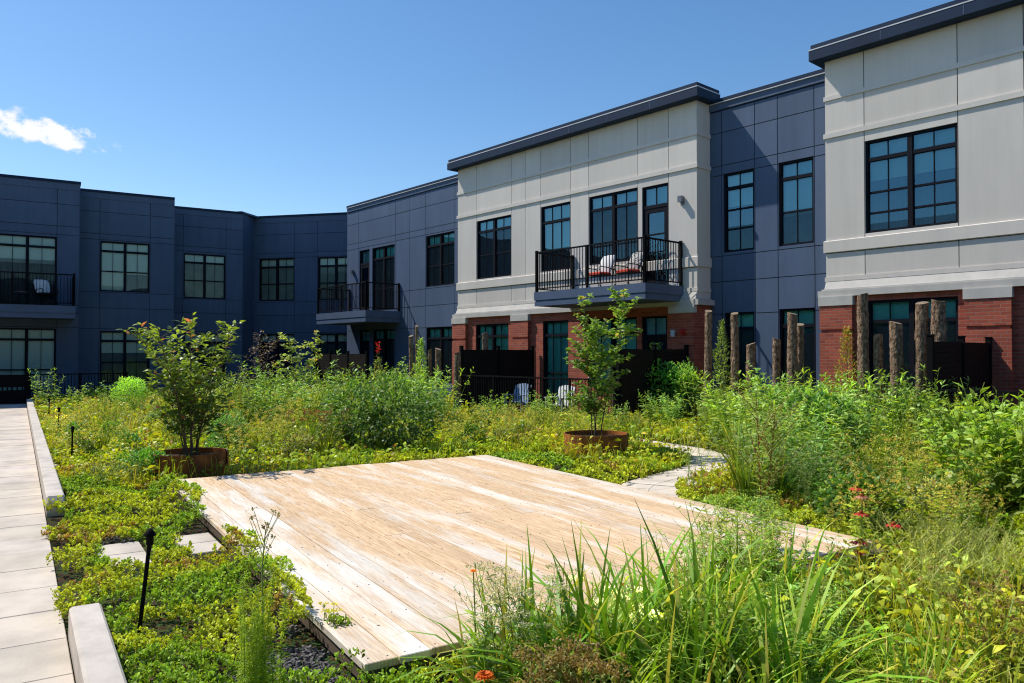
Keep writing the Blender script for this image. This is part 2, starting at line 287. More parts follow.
def window(par,x0,x1,z0,z1,y,units=2,lites=2,tr=.42,mids=(.5,),style='blind',glass='glass',scr=0,name='window'):
    """black framed window in an opening; parts frame, glass pane, blinds behind"""
    f=.055; yf=y+.035; yb=y+.14
    mb=MB()
    mb.box(x0,x0+f,yf,yb,z0,z1).box(x1-f,x1,yf,yb,z0,z1).box(x0+f,x1-f,yf,yb,z1-f,z1).box(x0+f,x1-f,yf,yb,z0,z0+f)
    xs=np.linspace(x0,x1,units+1)
    zt=z1-tr
    for q in xs[1:-1]: mb.box(q-.05,q+.05,yf-.004,yb,z0+f,z1-f)
    for u in range(units):
        a=xs[u]+(f if u==0 else .05); b=xs[u+1]-(f if u==units-1 else .05)
        if tr: mb.box(a,b,yf+.003,yb-.003,zt-.04,zt+.04)
        for k in range(1,lites):
            q=a+(b-a)*k/lites; mb.box(q-.008,q+.008,yf+.03,yf+.06,z0+f,z1-f)
        for mfrac in mids:
            q=z0+(zt-z0)*mfrac; mb.box(a,b,yf+.02,yf+.07,q-.022,q+.022)
    w=mb.build(name,M['frame'],par)
    pn=MB()
    for u in range(units):
        for za,zb in ((z0+f,zt),(zt,z1-f)):
            if zb-za<.05: continue
            j=RNG.uniform(-.006,.006,3); a=xs[u]+.02; b=xs[u+1]-.02; Yp=yf+.05
            pn.add([(a,Yp+j[0],za),(b,Yp+j[1],za),(b,Yp+j[1]+j[2],zb),(a,Yp+j[0]+j[2],zb)],[(0,1,2,3)])
    pn.build('pane',M[glass],w)
    if scr:
        sm_=MB()
        for u in range(units):
            a=xs[u]+.03; b=xs[u+1]-.03; sm_.add([(a,yf+.026,z0+f),(b,yf+.026,z0+f),(b,yf+.026,z0+(zt-z0)*scr),(a,yf+.026,z0+(zt-z0)*scr)],[(0,1,2,3)])
        sm_.build('insect_screen',M['mesh'],w)
    bl=MB(); yk=yb+.03
    for u in range(units):
        a=xs[u]+.02; b=xs[u+1]-.02
        st=style if isinstance(style,str) else style[u]
        drop={'blind':.0,'half':.45,'high':.72,'screen':1,'dark':1}[st]
        zb=z0+(zt-z0)*drop
        bl.box(a,b,yk,yk+.012,max(zb,z0+.02),z1-.02,m=0)
        if st in('screen',): bl.box(a,b,yk,yk+.012,z0+.02,zt-.001,m=1)
        elif st=='dark' : pass
        elif drop>0: bl.box(a,b,yk+.05,yk+.06,z0+.02,zb-.002,m=2)
    bl.build('blind',[M['blind'],M['screen'],M['curtain']],w)
    MB().box(x0,x1,yb+.5,yb+.52,z0,z1).box(x0-.02,x0,yb,yb+.52,z0,z1).box(x1,x1+.02,yb,yb+.52,z0,z1).box(x0,x1,yb,yb+.52,z1,z1+.02).box(x0,x1,yb,yb+.52,z0-.02,z0).build('room_backing',M['dark'],w)
    return w
def glass_door(par,x0,x1,z0,z1,y,tr=.5):
    f=.055; yf=y+.03; yb=y+.14; zt=z1-tr; mb=MB()
    mb.box(x0,x0+f,yf,yb,z0,z1).box(x1-f,x1,yf,yb,z0,z1).box(x0+f,x1-f,yf,yb,z1-f,z1).box(x0+f,x1-f,yf,yb,z0,z0+.03).box(x0+f,x1-f,yf,yb,zt-.045,zt+.045)
    xm=(x0+x1)/2; mb.box(xm-.011,xm+.011,yf+.03,yf+.06,zt+.045,z1-f)
    a,b=x0+f,x1-f
    mb.box(a,a+.11,yf+.01,yb-.02,z0+.03,zt-.045).box(b-.11,b,yf+.01,yb-.02,z0+.03,zt-.045).box(a+.11,b-.11,yf+.01,yb-.02,z0+.03,z0+.28).box(a+.11,b-.11,yf+.01,yb-.02,zt-.17,zt-.045)
    for q in (.38,.66): 
        zz=z0+.28+(zt-.17-z0-.28)*q; mb.box(a+.11,b-.11,yf+.015,yf+.06,zz-.02,zz+.02)
    d=mb.build('door',M['frame'],par)
    MB().add([(a,yf+.05,z0+.05),(b,yf+.05,z0+.05),(b,yf+.05,z1-f),(a,yf+.05,z1-f)],[(0,1,2,3)]).build('pane',M['glass'],d)
    MB().tube([(a+.06,yf-.03,z0+.95),(a+.06,yf-.03,z0+1.15)],.012,6).box(a+.045,a+.075,yf-.03,yf+.012,z0+1.0,z0+1.03).build('handle',M['lamp'],d)
    MB().box(x0+.02,x1-.02,yb+.03,yb+.042,zt,z1-.02,m=0).box(x0,x1,yb+.4,yb+.42,z0,zt,m=1).build('blind',[M['blind'],M['dark']],d)
    return d
def railing(par,runs,z0,z1,name='railing',spc=.105,ends=True,mid=1.3):
    """runs: list of ((x,y),(x,y)) straight runs; black picket railing with posts"""
    mb=MB(); posts=[]
    for (xa,ya),(xb,yb) in runs:
        L=math.hypot(xb-xa,yb-ya); ux,uy=(xb-xa)/L,(yb-ya)/L; px,py=-uy,ux
        def bar(t0,t1,za,zb,w):
            c=[(xa+ux*t+px*s,ya+uy*t+py*s) for t,s in((t0,-w),(t1,-w),(t1,w),(t0,w))]
            mb.add([(x,y,za) for x,y in c]+[(x,y,zb) for x,y in c],[(0,3,2,1),(4,5,6,7),(0,1,5,4),(1,2,6,5),(2,3,7,6),(3,0,4,7)])
        bar(.03,L-.03,z1-.045,z1-.005,.026); bar(.03,L-.03,z0+.08,z0+.11,.016)
        n=int(L/spc)
        for i in range(1,n): 
            t=L*i/n; bar(t-.0085,t+.0085,z0+.11,z1-.045,.0085)
        k=max(1,round(L/mid/1.6))
        for i in range(k+1):
            t=L*i/k; x,y=xa+ux*t,ya+uy*t; w=.035 if i in(0,k) else .024
            posts.append((x,y,w,z1+(.03 if i in(0,k) else -.002)))
    r=mb.build(name,M['black'],par); [MB().box(x-w,x+w,y-w,y+w,z0,z).build('railing_post',M['black'],r) for x,y,w,z in posts]; return r
def balcony(par,x0,x1,y0,y1,zs,zt,zr):
    """slab from y0 (front) to y1 (wall); zs..zt fascia; zr rail top"""
    h=zt-zs
    s=MB().box(x0+.03,x1-.03,y0+.03,y1,zs,zt-.02,m=0).box(x0,x1,y0,y1,zt-.02,zt,m=0)
    s.box(x0,x1,y0,y0+.028,zs+h*.42,zt-.022,m=0).box(x0+.012,x1-.012,y0+.012,y0+.028,zs,zs+h*.30,m=0)
    s.box(x0,x0+.028,y0+.03,y1,zs+h*.42,zt-.022,m=0).box(x1-.028,x1,y0+.03,y1,zs+h*.42,zt-.022,m=0)
    b=s.build('balcony',[M['navysoft']],par)
    i=.06
    railing(b,[((x0+i,y0+i),(x1-i,y0+i)),((x1-i,y0+i),(x1-i,y1-.05)),((x0+i,y0+i),(x0+i,y1-.05))],zt,zr)
    return b
def lamp(par,x,y,z): 
    return MB().box(x-.05,x+.05,y-.03,y,z-.11,z+.11).box(x-.06,x+.06,y-.15,y-.03,z-.04,z+.12).build('wall_lamp',M['lamp'],par)
def cornice(par,x0,x1,y0,y1,z0,z1,name='cornice'):
    c=MB().box(x0,x1,y0,y1,z0,z1-.13).box(x0+.03,x1-.03,y0+.03,y1,z1-.115,z1).build(name,M['navytrim'],par)
    d=MB().box(x0-.006,x1+.006,y0-.006,y1,z1-.13,z1-.105).build('drip_edge',M['drip'],c)
    seams=MB(); 
    n=int((x1-x0)/1.45)
    for i in range(1,n): 
        x=x0+(x1-x0)*i/n; seams.box(x-.006,x+.006,y0-.004,y0,z0+.02,z1-.15)
    if n>1: seams.build('seam',M['navysoft'],c)
    return c

RW=empty('apartment_building',(4.849,20,0),math.atan2(-.74887,.66272),label='long two-storey apartment wing with white stucco and brick blocks between navy bays',cat='building')
def white_block(x0,x1,wins,door,xj,pil,low,side_r=True,side_l=True):
    z1=8.42
    ops=[(a,b,c,d) for a,b,c,d in [w[:4] for w in wins]]+([door] if door else [])
    w=MB(); wall(w,x0,x1,3.12,z1,0,xj,(3.40,3.98,6.62,7.48),ops,gap=.018)
    # returns
    for x,fl in ((x1,1),(x0,0)):
        f=[(0,1,2,3)] if fl else [(3,2,1,0)]
        w.add([(x,0,3.12),(x,.7,3.12),(x,.7,z1),(x,0,z1)],f,m=0)
    w.build('stucco_wall',[M['white'],M['jointw']],RW)
    t=MB()
    def band(za,zb,p,top=0):   # a moulding that wraps both corners
        prof=[(-p,za),(.0,za),(.0,zb),(-p,zb-top)]
        t.prism([( -p,za),(.002,za),(.002,zb),(-p,zb-top)],x0-p,x1+p)
        t.box(x1+.001,x1+p,.002,.61,za,zb-top); t.box(x0-p,x0-.001,.002,.61,za,zb-top)
    band(7.46,7.56,.028); band(6.60,6.71,.034); band(4.0,4.27,.042,.02); band(3.34,3.44,.022)
    t.build('moulding',M['white'],RW)
    fl=MB().prism([(-.11,3.127),(.002,3.127),(.002,3.337),(-.015,3.337)],x0,x1+.004); fl.box(x0-.05,x1+.05,-.12,.6,3.127,3.16); fl.build('stone_weathering',M['trimw'],RW)
    # brick base
    bk=MB(); yb=-.05
    wall(bk,x0,x1,0,2.98,yb,(),(),[l[:4] for l in low],skin=0,back=0)
    for x,fl in ((x1,1),(x0,0)):
        bk.add([(x,yb,0),(x,.7,0),(x,.7,2.98),(x,yb,2.98)],[(0,1,2,3)] if fl else [(3,2,1,0)])
    bk.build('brick_base',M['brick'],RW)
    cap=MB(); cap.box(x0-.13,x1+.13,-.15,.61,2.985,3.125)
    cap.build('stone_cap',M['trimw'],RW)
    for a,b in pil:
        p=MB(); p.box(a,b,-.17,yb-.001,0,2.18).box(a+.03,b-.03,-.14,yb-.001,2.18,2.25).box(a,b,-.17,yb-.001,2.25,2.78)
        p.box(a,b,-.172,yb-.001,1.62,1.68) if False else None
        po=p.build('brick_pilaster',M['brick'],RW)
        q=MB().box(a-.02,b+.02,-.19,yb-.001,2.782,2.984); q.build('capital',M['trimw'],po)
    cornice(RW,x0-.22,x1+.25,-.325,.72,8.37,8.73)
    return
A_w=[(-9.20,-7.36,4.32,6.37),(-5.93,-4.61,4.32,6.40),(-3.84,-1.98,4.35,6.40)]
A_d=(-1.82,-.92,3.56,6.36)
A_low=[(-9.18,-7.44,.75,2.73),(-5.78,-4.66,.25,2.74),(-3.84,-1.98,.75,2.74),(-1.80,-.94,.1,2.74)]
white_block(-10.28,0,A_w,A_d,(-9.21,-7.35,-6.66,-5.94,-4.60,-3.85,-1.97,-.91),[(-10.40,-9.62),(-7.17,-6.36),(-.78,-.0)],A_low)
window(RW,*A_w[0],0,2,2,.40,(.5,),('screen','screen'),scr=0.97)
window(RW,*A_w[1],0,1,3,.52,(),'half',scr=0.45)
window(RW,*A_w[2],0,2,2,.42,(.33,),('screen','screen'),scr=0.97)
glass_door(RW,*A_d,0,.58)
window(RW,*A_low[0],-.05,2,2,.42,(.5,),'blind',glass='glass_teal',scr=0.6)
window(RW,*A_low[1],-.05,1,3,.45,(.42,),'blind',glass='glass_teal')
window(RW,*A_low[2],-.05,2,2,.45,(.42,),'blind',glass='glass_teal')
glass_door(RW,*A_low[3],-.05,.55)
balcony(RW,-4.52,-.42,-1.62,-.001,3.09,3.50,4.68)
lamp(RW,-.45,0,5.78)
MB().box(-.70,-.58,-.22,-.171,2.16,2.34).build('meter_box',M['whitebox'],RW)
MB().box(-.38,-.27,-.23,-.171,2.20,2.36).tube([(-.325,-.23,2.28),(-.325,-.28,2.28)],.05,10).build('alarm_bell',M['redbox'],RW)

C_w=[(4.37,6.22,4.34,6.37),(9.2,11.0,4.34,6.37)]
C_low=[(4.42,6.22,.75,2.86),(8.2,10.0,.3,2.86)]
white_block(3.48,12.6,C_w,None,(4.36,6.23,7.38,9.19,11.01),[(3.40,4.14),(6.37,7.18)],C_low)
window(RW,*C_w[0],0,2,2,.42,(.55,.27),('high','high'),scr=0.13)
window(RW,*C_w[1],0,2,2,.42,(.5,),'blind')
window(RW,*C_low[0],-.05,2,2,.46,(.4,),('screen','screen'),glass='glass_teal',scr=0.95)
window(RW,*C_low[1],-.05,2,2,.46,(.4,),'blind',glass='glass_teal')
def navy_block(par,x0,x1,wins,low,xj,y=.6,zp=8.12,ztop=8.45,zj=(2.74,3.60,4.28,6.42,6.67,7.55),glass='glass',style=None,door=None,lip=True):
    ops=list(wins)+list(low)+([door] if door else [])
    w=MB(); wall(w,x0,x1,0,zp,y,xj,zj,[o[:4] for o in ops],gap=.02)
    w.build('navy_wall',[M['navy'],M['joint']],par)
    if lip:
        c=MB().box(x0,x1,y-.035,y+.4,zp+.04,ztop-.12,m=1).box(x0,x1,y+.01,y+.4,zp,zp+.04,m=0).box(x0,x1,y-.06,y+.4,ztop-.10,ztop,m=0).build('parapet',[M['navytrim'],M['navy']],par)
        MB().box(x0,x1,y-.075,y+.4,ztop-.12,ztop-.10).build('drip_edge',M['drip'],c)
    else:
        MB().box(x0,x1,y-.02,y+.4,zp,ztop-.10,m=1).box(x0-.02,x1+.02,y-.05,y+.42,ztop-.10,ztop,m=0).build('parapet',[M['navytrim'],M['navy']],par)
N_w=[(.41,1.31,4.36,6.44),(1.98,2.89,4.36,6.44)]; N_l=[(.43,1.30,.6,2.78),(1.98,2.90,.6,2.81)]
navy_block(RW,.002,3.478,N_w,N_l,(.36,1.33,1.96,2.91))
window(RW,*N_w[0],.6,1,2,.40,(.66,.36),'high',scr=0.4); window(RW,*N_w[1],.6,1,2,.42,(.5,),'half',scr=0.49)
window(RW,*N_l[0],.6,1,2,.42,(),'screen',glass='glass_teal',scr=0.95); window(RW,*N_l[1],.6,1,2,.42,(),'screen',glass='glass_teal',scr=0.9)
B_w=[(-13.14,-11.28,4.34,6.36),(-17.18,-15.40,3.56,6.30)]; B_d=(-18.27,-17.41,3.5,6.30)
B_l=[(-13.10,-11.28,.6,2.73),(-17.1,-15.4,.3,2.73),(-18.25,-17.4,.1,2.73)]
navy_block(RW,-19.34,-10.282,B_w,B_l,(-18.36,-15.34,-14.28,-13.17,-11.25),door=B_d)
window(RW,*B_w[0],.6,2,2,.42,(.5,),'screen',glass='glass_teal',scr=0.97); window(RW,*B_w[1],.6,2,2,.5,(.42,),'screen',glass='glass_teal',scr=0.97); glass_door(RW,*B_d,.6,.62)
window(RW,*B_l[0],.6,2,2,.42,(),'screen',glass='glass_teal',scr=0.98); window(RW,*B_l[1],.6,2,2,.42,(),'screen',glass='glass_teal',scr=0.98); glass_door(RW,*B_l[2],.6,.5)
balcony(RW,-19.12,-14.95,-1.05,.599,3.0,3.46,4.60)
lamp(RW,-18.75,.6,5.35)
# the block behind the facades
bd=MB().box(-19.34,12.6,1.6,11,0,8.0,m=0).box(-19.34,12.6,1.01,1.6,7.9,8.0,m=0)
bd.box(-19.36,-19.34,.6,11,0,8.45,m=0); bd.build('rear_block',[M['navy']],RW)

LW=empty('apartment_building',(-17.221,30.5,0),math.atan2(.5145,.8575),label='dark navy two-storey wing in shade at the end of the paved path',cat='building')
zjL=(2.72,3.56,4.20,6.33,6.56,7.45)
L1w=[(-2.72,-.84,3.5,6.15),(-6.6,-4.6,4.2,6.2),(-10.4,-8.5,4.2,6.2),(-15,-13.1,4.2,6.2)]
L1l=[(-2.72,-.84,.3,2.66),(-6.6,-4.6,.4,2.66),(-10.4,-8.5,.4,2.66)]
navy_block(LW,-20,-.07,L1w,L1l,(-20,-12,-7.5,-3.6,-.83),y=-1.2,zp=7.98,ztop=8.34,zj=(2.72,3.56,6.25,6.58,7.42),lip=False)
for w_ in L1w: window(LW,*w_,-1.2,2,2,.40,() if w_[2]<4 else (.5,),'high' if w_[2]<4 else 'half',glass='glass_dim',scr=.78 if w_[2]<4 else .5)
for w_ in L1l: window(LW,*w_,-1.2,2,2,.42,(.42,),'blind',glass='glass_dim')
balcony(LW,-6.0,-.22,-2.8,-1.201,3.0,3.46,4.62)
L2w=[(.68,2.49,4.24,6.28)]; L2l=[(.70,2.5,.5,2.63)]
navy_block(LW,-.07,3.42,L2w,L2l,(.66,2.51),y=0,zp=7.98,ztop=8.32,zj=zjL,lip=False)
window(LW,*L2w[0],0,2,2,.40,(.5,),('blind','half'),glass='glass_dim'); window(LW,*L2l[0],0,2,2,.40,(.5,),'high',glass='glass_dim')
L3w=[(4.08,5.87,4.22,6.24)]; L3l=[(4.1,5.87,.5,2.63)]
navy_block(LW,3.42,6.63,L3w,L3l,(4.05,5.89),y=2.0,zp=7.98,ztop=8.32,zj=zjL,lip=False)
window(LW,*L3w[0],2,2,2,.40,(.5,),'blind',glass='glass_dim',scr=.97); window(LW,*L3l[0],2,2,2,.40,(.5,),'dark',glass='glass_dim',scr=0.9)
lamp(LW,2.85,0,2.75)
MB().box(-20,-.08,-.8,9,0,7.9).box(-.08,3.42,.5,9,0,7.9).box(3.42,6.6,2.5,9,0,7.9).box(-.09,-.075,-1.2,.01,0,8.25).box(3.425,3.44,0,2.0,0,8.25).build('rear_block',M['navy'],LW)
MW=empty('apartment_building',(-12.187,37.0,0),math.atan2(-.22832,.97359),label='dark navy recessed link joining the two wings at the courtyard corner',cat='building')
Mw=[(-.07,1.80,4.26,6.31),(3.04,4.86,4.26,6.30)]; Ml=[(-.05,1.8,.1,2.66),(3.06,4.86,.5,2.67)]
navy_block(MW,-.33,6.5,Mw,Ml,(1.82,3.02),y=0,zp=8.02,ztop=8.38,zj=zjL,lip=False)
for w_ in Mw: window(MW,*w_,0,2,2,.42,(.5,),'blind',glass='glass_dim',scr=.97)
window(MW,*Ml[0],0,2,2,.40,(.5,),'dark',glass='glass_dim',scr=0.9); window(MW,*Ml[1],0,2,2,.42,(.5,),'screen',glass='glass_dim',scr=0.95)
lamp(MW,2.4,0,2.1)
mb=MB().box(-.33,6.5,.5,7,0,8.0)
mb.add([(-.10,-1.45,0),(-.33,0,0),(-.33,0,8.3),(-.10,-1.45,8.3)],[(0,1,2,3)]); mb.box(-.36,-.07,-1.5,.0,8.28,8.36)
mb.build('rear_block',M['navy'],MW)

WW=empty('apartment_building',(-34.4,20.2,0),math.atan2(-.8575,.5145),label='navy wing closing the courtyard on the side beyond the photo edge',cat='building')
Kw=[(x,x+1.9,4.2,6.25) for x in range(3,40,5)]; Kl=[(x,x+1.9,.4,2.66) for x in range(3,40,5)]
navy_block(WW,0,44,Kw,Kl,tuple(range(2,42,5)),y=0,zp=8.0,ztop=8.36,zj=zjL,lip=False)
for w_ in Kw+Kl: window(WW,*w_,0,2,2,.42,(.5,),'half',glass='glass_dim')
MB().box(0,44,.7,9,0,8.0).build('rear_block',M['navy'],WW)

navy_block(RW,12.602,40,[(x,x+1.9,4.3,6.3) for x in (15,20,25,30,35)],[],(14.5,19,24,29,34),y=.6)
for x in (15,20,25,30,35): window(RW,x,x+1.9,4.3,6.3,.6,2,2,.42,(.5,),'half')
MB().box(12.602,40,1.3,9,0,8.0).build('rear_block',M['navy'],RW)
EW=empty('apartment_building',(31.5,-10.0,0),math.atan2(-7.5,-43.2),label='navy wing behind the photo viewpoint closing the courtyard',cat='building')
Ew=[(x,x+1.9,4.2,6.25) for x in range(3,40,6)]
navy_block(EW,0,44,Ew,[],tuple(range(2,42,6)),y=0,zp=8.0,ztop=8.36,zj=zjL,lip=False)
for w_ in Ew: window(EW,*w_,0,2,2,.42,(.5,),'half',glass='glass_dim')
MB().box(0,44,.7,9,0,8.0).build('rear_block',M['navy'],EW)

# ---------------------------------------------------------------- fences and furniture
def rwpt(s,off): 
    u=np.array([.66272,-.74887]); n=np.array([-.74887,-.66272]); p=np.array([4.849,20.])+u*s+n*off; return float(p[0]),float(p[1])
RZ=math.atan2(-.74887,.66272)
def lwpt(s,off):
    u=np.array([.8575,.5145]); n=np.array([.5145,-.8575]); p=np.array([-17.221,30.5])+u*s+n*off; return float(p[0]),float(p[1])
LZ=math.atan2(.5145,.8575)
def screen(x,y,rz,L,h,label,along='y',posts=3):
    t=empty('privacy_screen',(x,y,0),rz,label=label,cat='screen',group='slatted privacy screens of the ground-floor patios')
    sl=MB(); n=int((h-.12)/.085)
    for i in range(n):
        z=.10+i*(h-.14)/n; sl.prism([(-.022,z),(-.014,z),(.022,z+.066),(.014,z+.066)],0,L)
    sl.box(0,L,.014,.018,.1,h-.05)
    sl.build('slat_panel',M['slat'],t)
    for i in range(posts):
        q=L*i/(posts-1); MB().box(q-.045,q+.045,-.045,.045,0,h+.05).box(q-.055,q+.055,-.055,.055,h+.05,h+.07).build('post',M['black'],t)
    return t
toward=RZ-math.pi/2      # local +x pointing from the facade out to the garden
x,y=rwpt(-6.12,.2); screen(x,y,toward,2.85,1.88,'black slatted privacy screen left of the brick-bay patio under the white block balcony')
x,y=rwpt(-.2,.2); screen(x,y,toward,2.7,1.87,'black slatted privacy screen right of the patio, behind the round green bush')
x,y=rwpt(6.8,.2); screen(x,y,toward,2.9,1.96,'black slatted privacy screen beside the row of log posts')
x,y=rwpt(-14.6,1.2); screen(x,y,RZ+math.pi,4.4,1.75,'black slatted fence under the balcony of the navy bay',posts=4)
def fence(pa,pb,h,label):
    t=empty('patio_railing',(pa[0],pa[1],0),math.atan2(pb[1]-pa[1],pb[0]-pa[0]),label=label,cat='railing')
    L=math.hypot(pb[0]-pa[0],pb[1]-pa[1]); railing(t,[((0,0),(L,0))],.0,h,name='picket_panel',mid=1.0); return t
fence(rwpt(-6.1,3.08),rwpt(-.2,3.05),1.10,'black picket railing along the front of the brick-bay patio')
fence(rwpt(6.8,3.14),rwpt(11.5,3.14),1.12,'black picket railing running right from the screen by the log posts')
fence(lwpt(-1.6,4.2),lwpt(1.4,3.6),1.02,'black picket railing in the shade near the path end')
t=empty('patio_fence',(*lwpt(-5.4,4.22),0),LZ,label='low dark board fence closing the far end of the paved path',cat='fence')
MB().box(0,3.75,-.03,.03,.06,.42).box(0,3.75,-.03,.03,.62,1.0).box(0,3.75,-.02,.02,.42,.46).box(0,3.75,-.02,.02,.58,.62).build('board_panel',M['black'],t)
sl=MB()
for i in range(26): sl.box(.07+i*.14,.11+i*.14,-.015,.015,.46,.58)
sl.build('picket_row',M['black'],t)
for i in range(4): MB().box(i*1.25-.05,i*1.25+.05,-.05,.05,0,1.1).build('post',M['black'],t)

def rocker(x,y,z,rz,cush,label,seat='redseat'):
    t=empty('rocking_chair',(x,y,z),rz,label=label,cat='chair')
    f=MB()
    for s in(-.28,.28):
        a=np.linspace(-.6,.6,9); f.tube([(s,.75*math.sin(q)*.6,.04+.45*(1-math.cos(q))) for q in a],.013,6)
        f.tube([(s,-.2,.08),(s,-.2,.42)],.012,6); f.tube([(s,.22,.09),(s,.26,.42)],.012,6)
        f.tube([(s,-.27,.60),(s,-.2,.64),(s,.1,.62),(s,.27,.58),(s,.30,.42)],.014,6); f.tube([(s,-.2,.42),(s,-.27,.60)],.012,6)
        f.tube([(s,.24,.42),(s,.34,.75),(s*.8,.42,1.0)],.014,6)
    f.tube([(-.224,.42,1.0),(0,.44,1.04),(.224,.42,1.0)],.014,6); f.box(-.28,.28,-.22,.26,.40,.42)
    f.build('frame',M['black'],t)
    MB().bbox(-.25,.25,-.22,.22,.421,.50,.03).build('seat_cushion',M[seat],t)
    c=MB(); n=9
    P=[(0,.20,.50),(0,.24,.62),(0,.29,.76),(0,.345,.90),(0,.38,1.0)]
    V=[]
    for i,p in enumerate(P):
        for k in range(n):
            a=k*2*math.pi/n; w=.29*(.85 if i in(0,4) else 1); d=.07*(.5 if i in(0,4) else 1); V.append((w*math.cos(a),p[1]+d*math.sin(a),p[2]))
    F=[(i*n+k,i*n+(k+1)%n,(i+1)*n+(k+1)%n,(i+1)*n+k) for i in range(4) for k in range(n)]
    c.add(V,F); V=np.array(V); top=V[-n:]; c.add(np.vstack([top,top.mean(0)+[0,0,.02]]),[(j,(j+1)%n,(j+2)%n,n) for j in range(0,n-1,2)]+[(n-1,0,1,n)])
    c.build('back_cushion',M[cush],t,True)
def bpt(s,off): return rwpt(s,off)
x,y=bpt(-2.75,.75); rocker(x,y,3.5,RZ-.1,'whitecush','metal rocking chair with red seat and white back cushion on the balcony')
x,y=bpt(-1.75,.70); rocker(x,y,3.5,RZ-.2,'patcush','metal rocking chair with black and white patterned cushion on the balcony')
x,y=lwpt(-1.15,1.9); rocker(x,y,3.46,LZ+.5,'whitecush','dark chair with pale pillow on the shaded left balcony, nearest its corner post','black')
x,y=lwpt(-3.0,1.9); rocker(x,y,3.46,LZ-.2,'whitecush','dark chair with pale cushion at the left photo edge on the shaded balcony','bluechair')
t=empty('side_table',(*lwpt(-1.95,1.9),3.46),LZ,label='small round table between the two chairs on the shaded balcony',cat='table')
MB().lathe([(0,.48),(.24,.48),(.24,.51),(0,.51)],20).build('table_top',M['lamp'],t)
for k in range(3):
    a=k*2.1; MB().tube([(.2*math.cos(a),.2*math.sin(a),0),(.1*math.cos(a),.1*math.sin(a),.48)],.012,6).build('leg',M['black'],t)
def adirondack(x,y,rz,m,label):
    t=empty('patio_chair',(x,y,0),rz,label=label,cat='chair'); t.scale=(.84,)*3
    b=MB()
    for i in range(6):
        s=-.27+i*.108; hgt=.92+.06*math.cos((i-2.5)*.6)
        b.prism([(.18,.28),(.205,.28),(.205+.30,hgt),(.18+.30,hgt)],s-.048,s+.048)
    b.build('backrest',M[m],t)
    s_=MB()
    for i in range(5): s_.box(-.28,.28,-.32+i*.105,-.225+i*.105,.36-i*.018,.38-i*.018)
    s_.build('seat',M[m],t)
    for s in(-.31,.31):
        MB().prism([(-.34,.0),(-.26,.0),(-.26,.58),(-.34,.58)],s-.02,s+.02).build('leg',M[m],t)
        MB().prism([(-.30,.32),(-.30,.40),(.42,.14),(.42,.0)],s-.019,s+.019).build('leg',M[m],t)
        MB().box(s-.07,s+.07,-.40,.34,.58,.605).build('armrest',M[m],t)
x,y=rwpt(-5.05,1.8); adirondack(x,y,RZ+.35,'bluechair','pale blue slatted patio chair behind the railing of the brick patio')
x,y=rwpt(-3.3,1.8); adirondack(x,y,RZ+.2,'whitechair','white slatted patio chair behind the railing of the brick patio, next to the brick pier')
# scrolled ornament against the balcony door
x,y=rwpt(-1.05,.12); t=empty('garden_ornament',(x,y,3.5),RZ,label='teal scrolled iron ornament leaning by the balcony door',cat='ornament')
o=MB(); 
for s in(-.16,.16): o.tube([(s,0,0),(s,0,1.15)],.012,6)
for z in(.25,.55,.85): 
    for s in(-1,1): o.tube([(s*.08+.07*math.cos(a),0,z+.12*math.sin(a)) for a in np.linspace(0,5.2,12)],.009,5)
o.tube([(.16*math.cos(a),0,1.15+.16*math.sin(a)) for a in np.linspace(0,math.pi,10)],.012,6); o.build('scrollwork',M['tealmetal'],t)

# ---------------------------------------------------------------- ground, path, kerbs, deck
g=MB(); g.add([(-400,-400,-.03),(400,-400,-.03),(400,400,-.03),(-400,400,-.03)],[(0,1,2,3)]); tag(g.build('ground',M['soil']),kind='structure')
PT=np.array([-.543,.8397]); PR=np.array([.8397,.543]); P0=np.array([.32,0.])
def pp(t,r): q=P0+PT*t+PR*r; return q
prot=math.atan2(PT[1],PT[0])                     # local x along the path, local -y to its right
path=MB(); ny=6
for i in range(-6,52):
    for k in range(ny):
        a,b=i*.612,(i+1)*.612-.007; c=.0+k*.93+.004; d=c+.93-.008
        if a>31: continue
        tn=RNG.uniform(.86,1.06); h=RNG.uniform(-.003,.003)
        path.bbox(a,b,c,d,-.03,h,.004,C=(tn,tn*RNG.uniform(.98,1.0),tn*RNG.uniform(.95,1.0)))
po=tag(path.build('path',M['paver']),kind='structure'); po.location=(.32,0,0); po.rotation_euler=(0,0,prot)
gs=MB().add([(-4,0.004,-.012),(31,0.004,-.012),(31,5.6,-.012),(-4,5.6,-.012)],[(0,1,2,3)]); go=tag(gs.build('path_bed',M['grout']),kind='structure'); go.location=(.32,0,0); go.rotation_euler=(0,0,prot)
def kerb(t0,t1,label,c0,c1):
    n=max(1,int((t1-t0)/1.8)); k=MB()
    for i in range(n):
        a=t0+(t1-t0)*i/n; b=t0+(t1-t0)*(i+1)/n-.006; ca=.05 if i==0 and c0 else .004; cb=.05 if i==n-1 and c1 else .004
        # section: local y from -.175 (garden side) to -.005 (path side)
        V=[]
        for x,z1 in((a,.12 if ca>.01 else .175),(a+ca,.18),(b-cb,.18),(b,.12 if cb>.01 else .175)):
            V+=[(x,-.175,-.03),(x,-.175,z1-.012),(x,-.162,z1),(x,-.022,z1),(x,-.006,z1-.014),(x,-.006,-.03)]
        F=[]
        for s in range(3):
            for j in range(5): F.append((s*6+j,s*6+j+1,s*6+7+j,s*6+6+j))
        F+=[(5,4,3,2),(5,2,1,0),(18,19,20,21),(18,21,22,23)]
        k.add(V,F)
    o=tag(k.build('kerb',M['curb']),label=label,cat='kerb'); o.location=(.32,0,0); o.rotation_euler=(0,0,prot)
kerb(-3,5.55,'short pale concrete kerb block at the lower left photo edge beside the path',False,True)
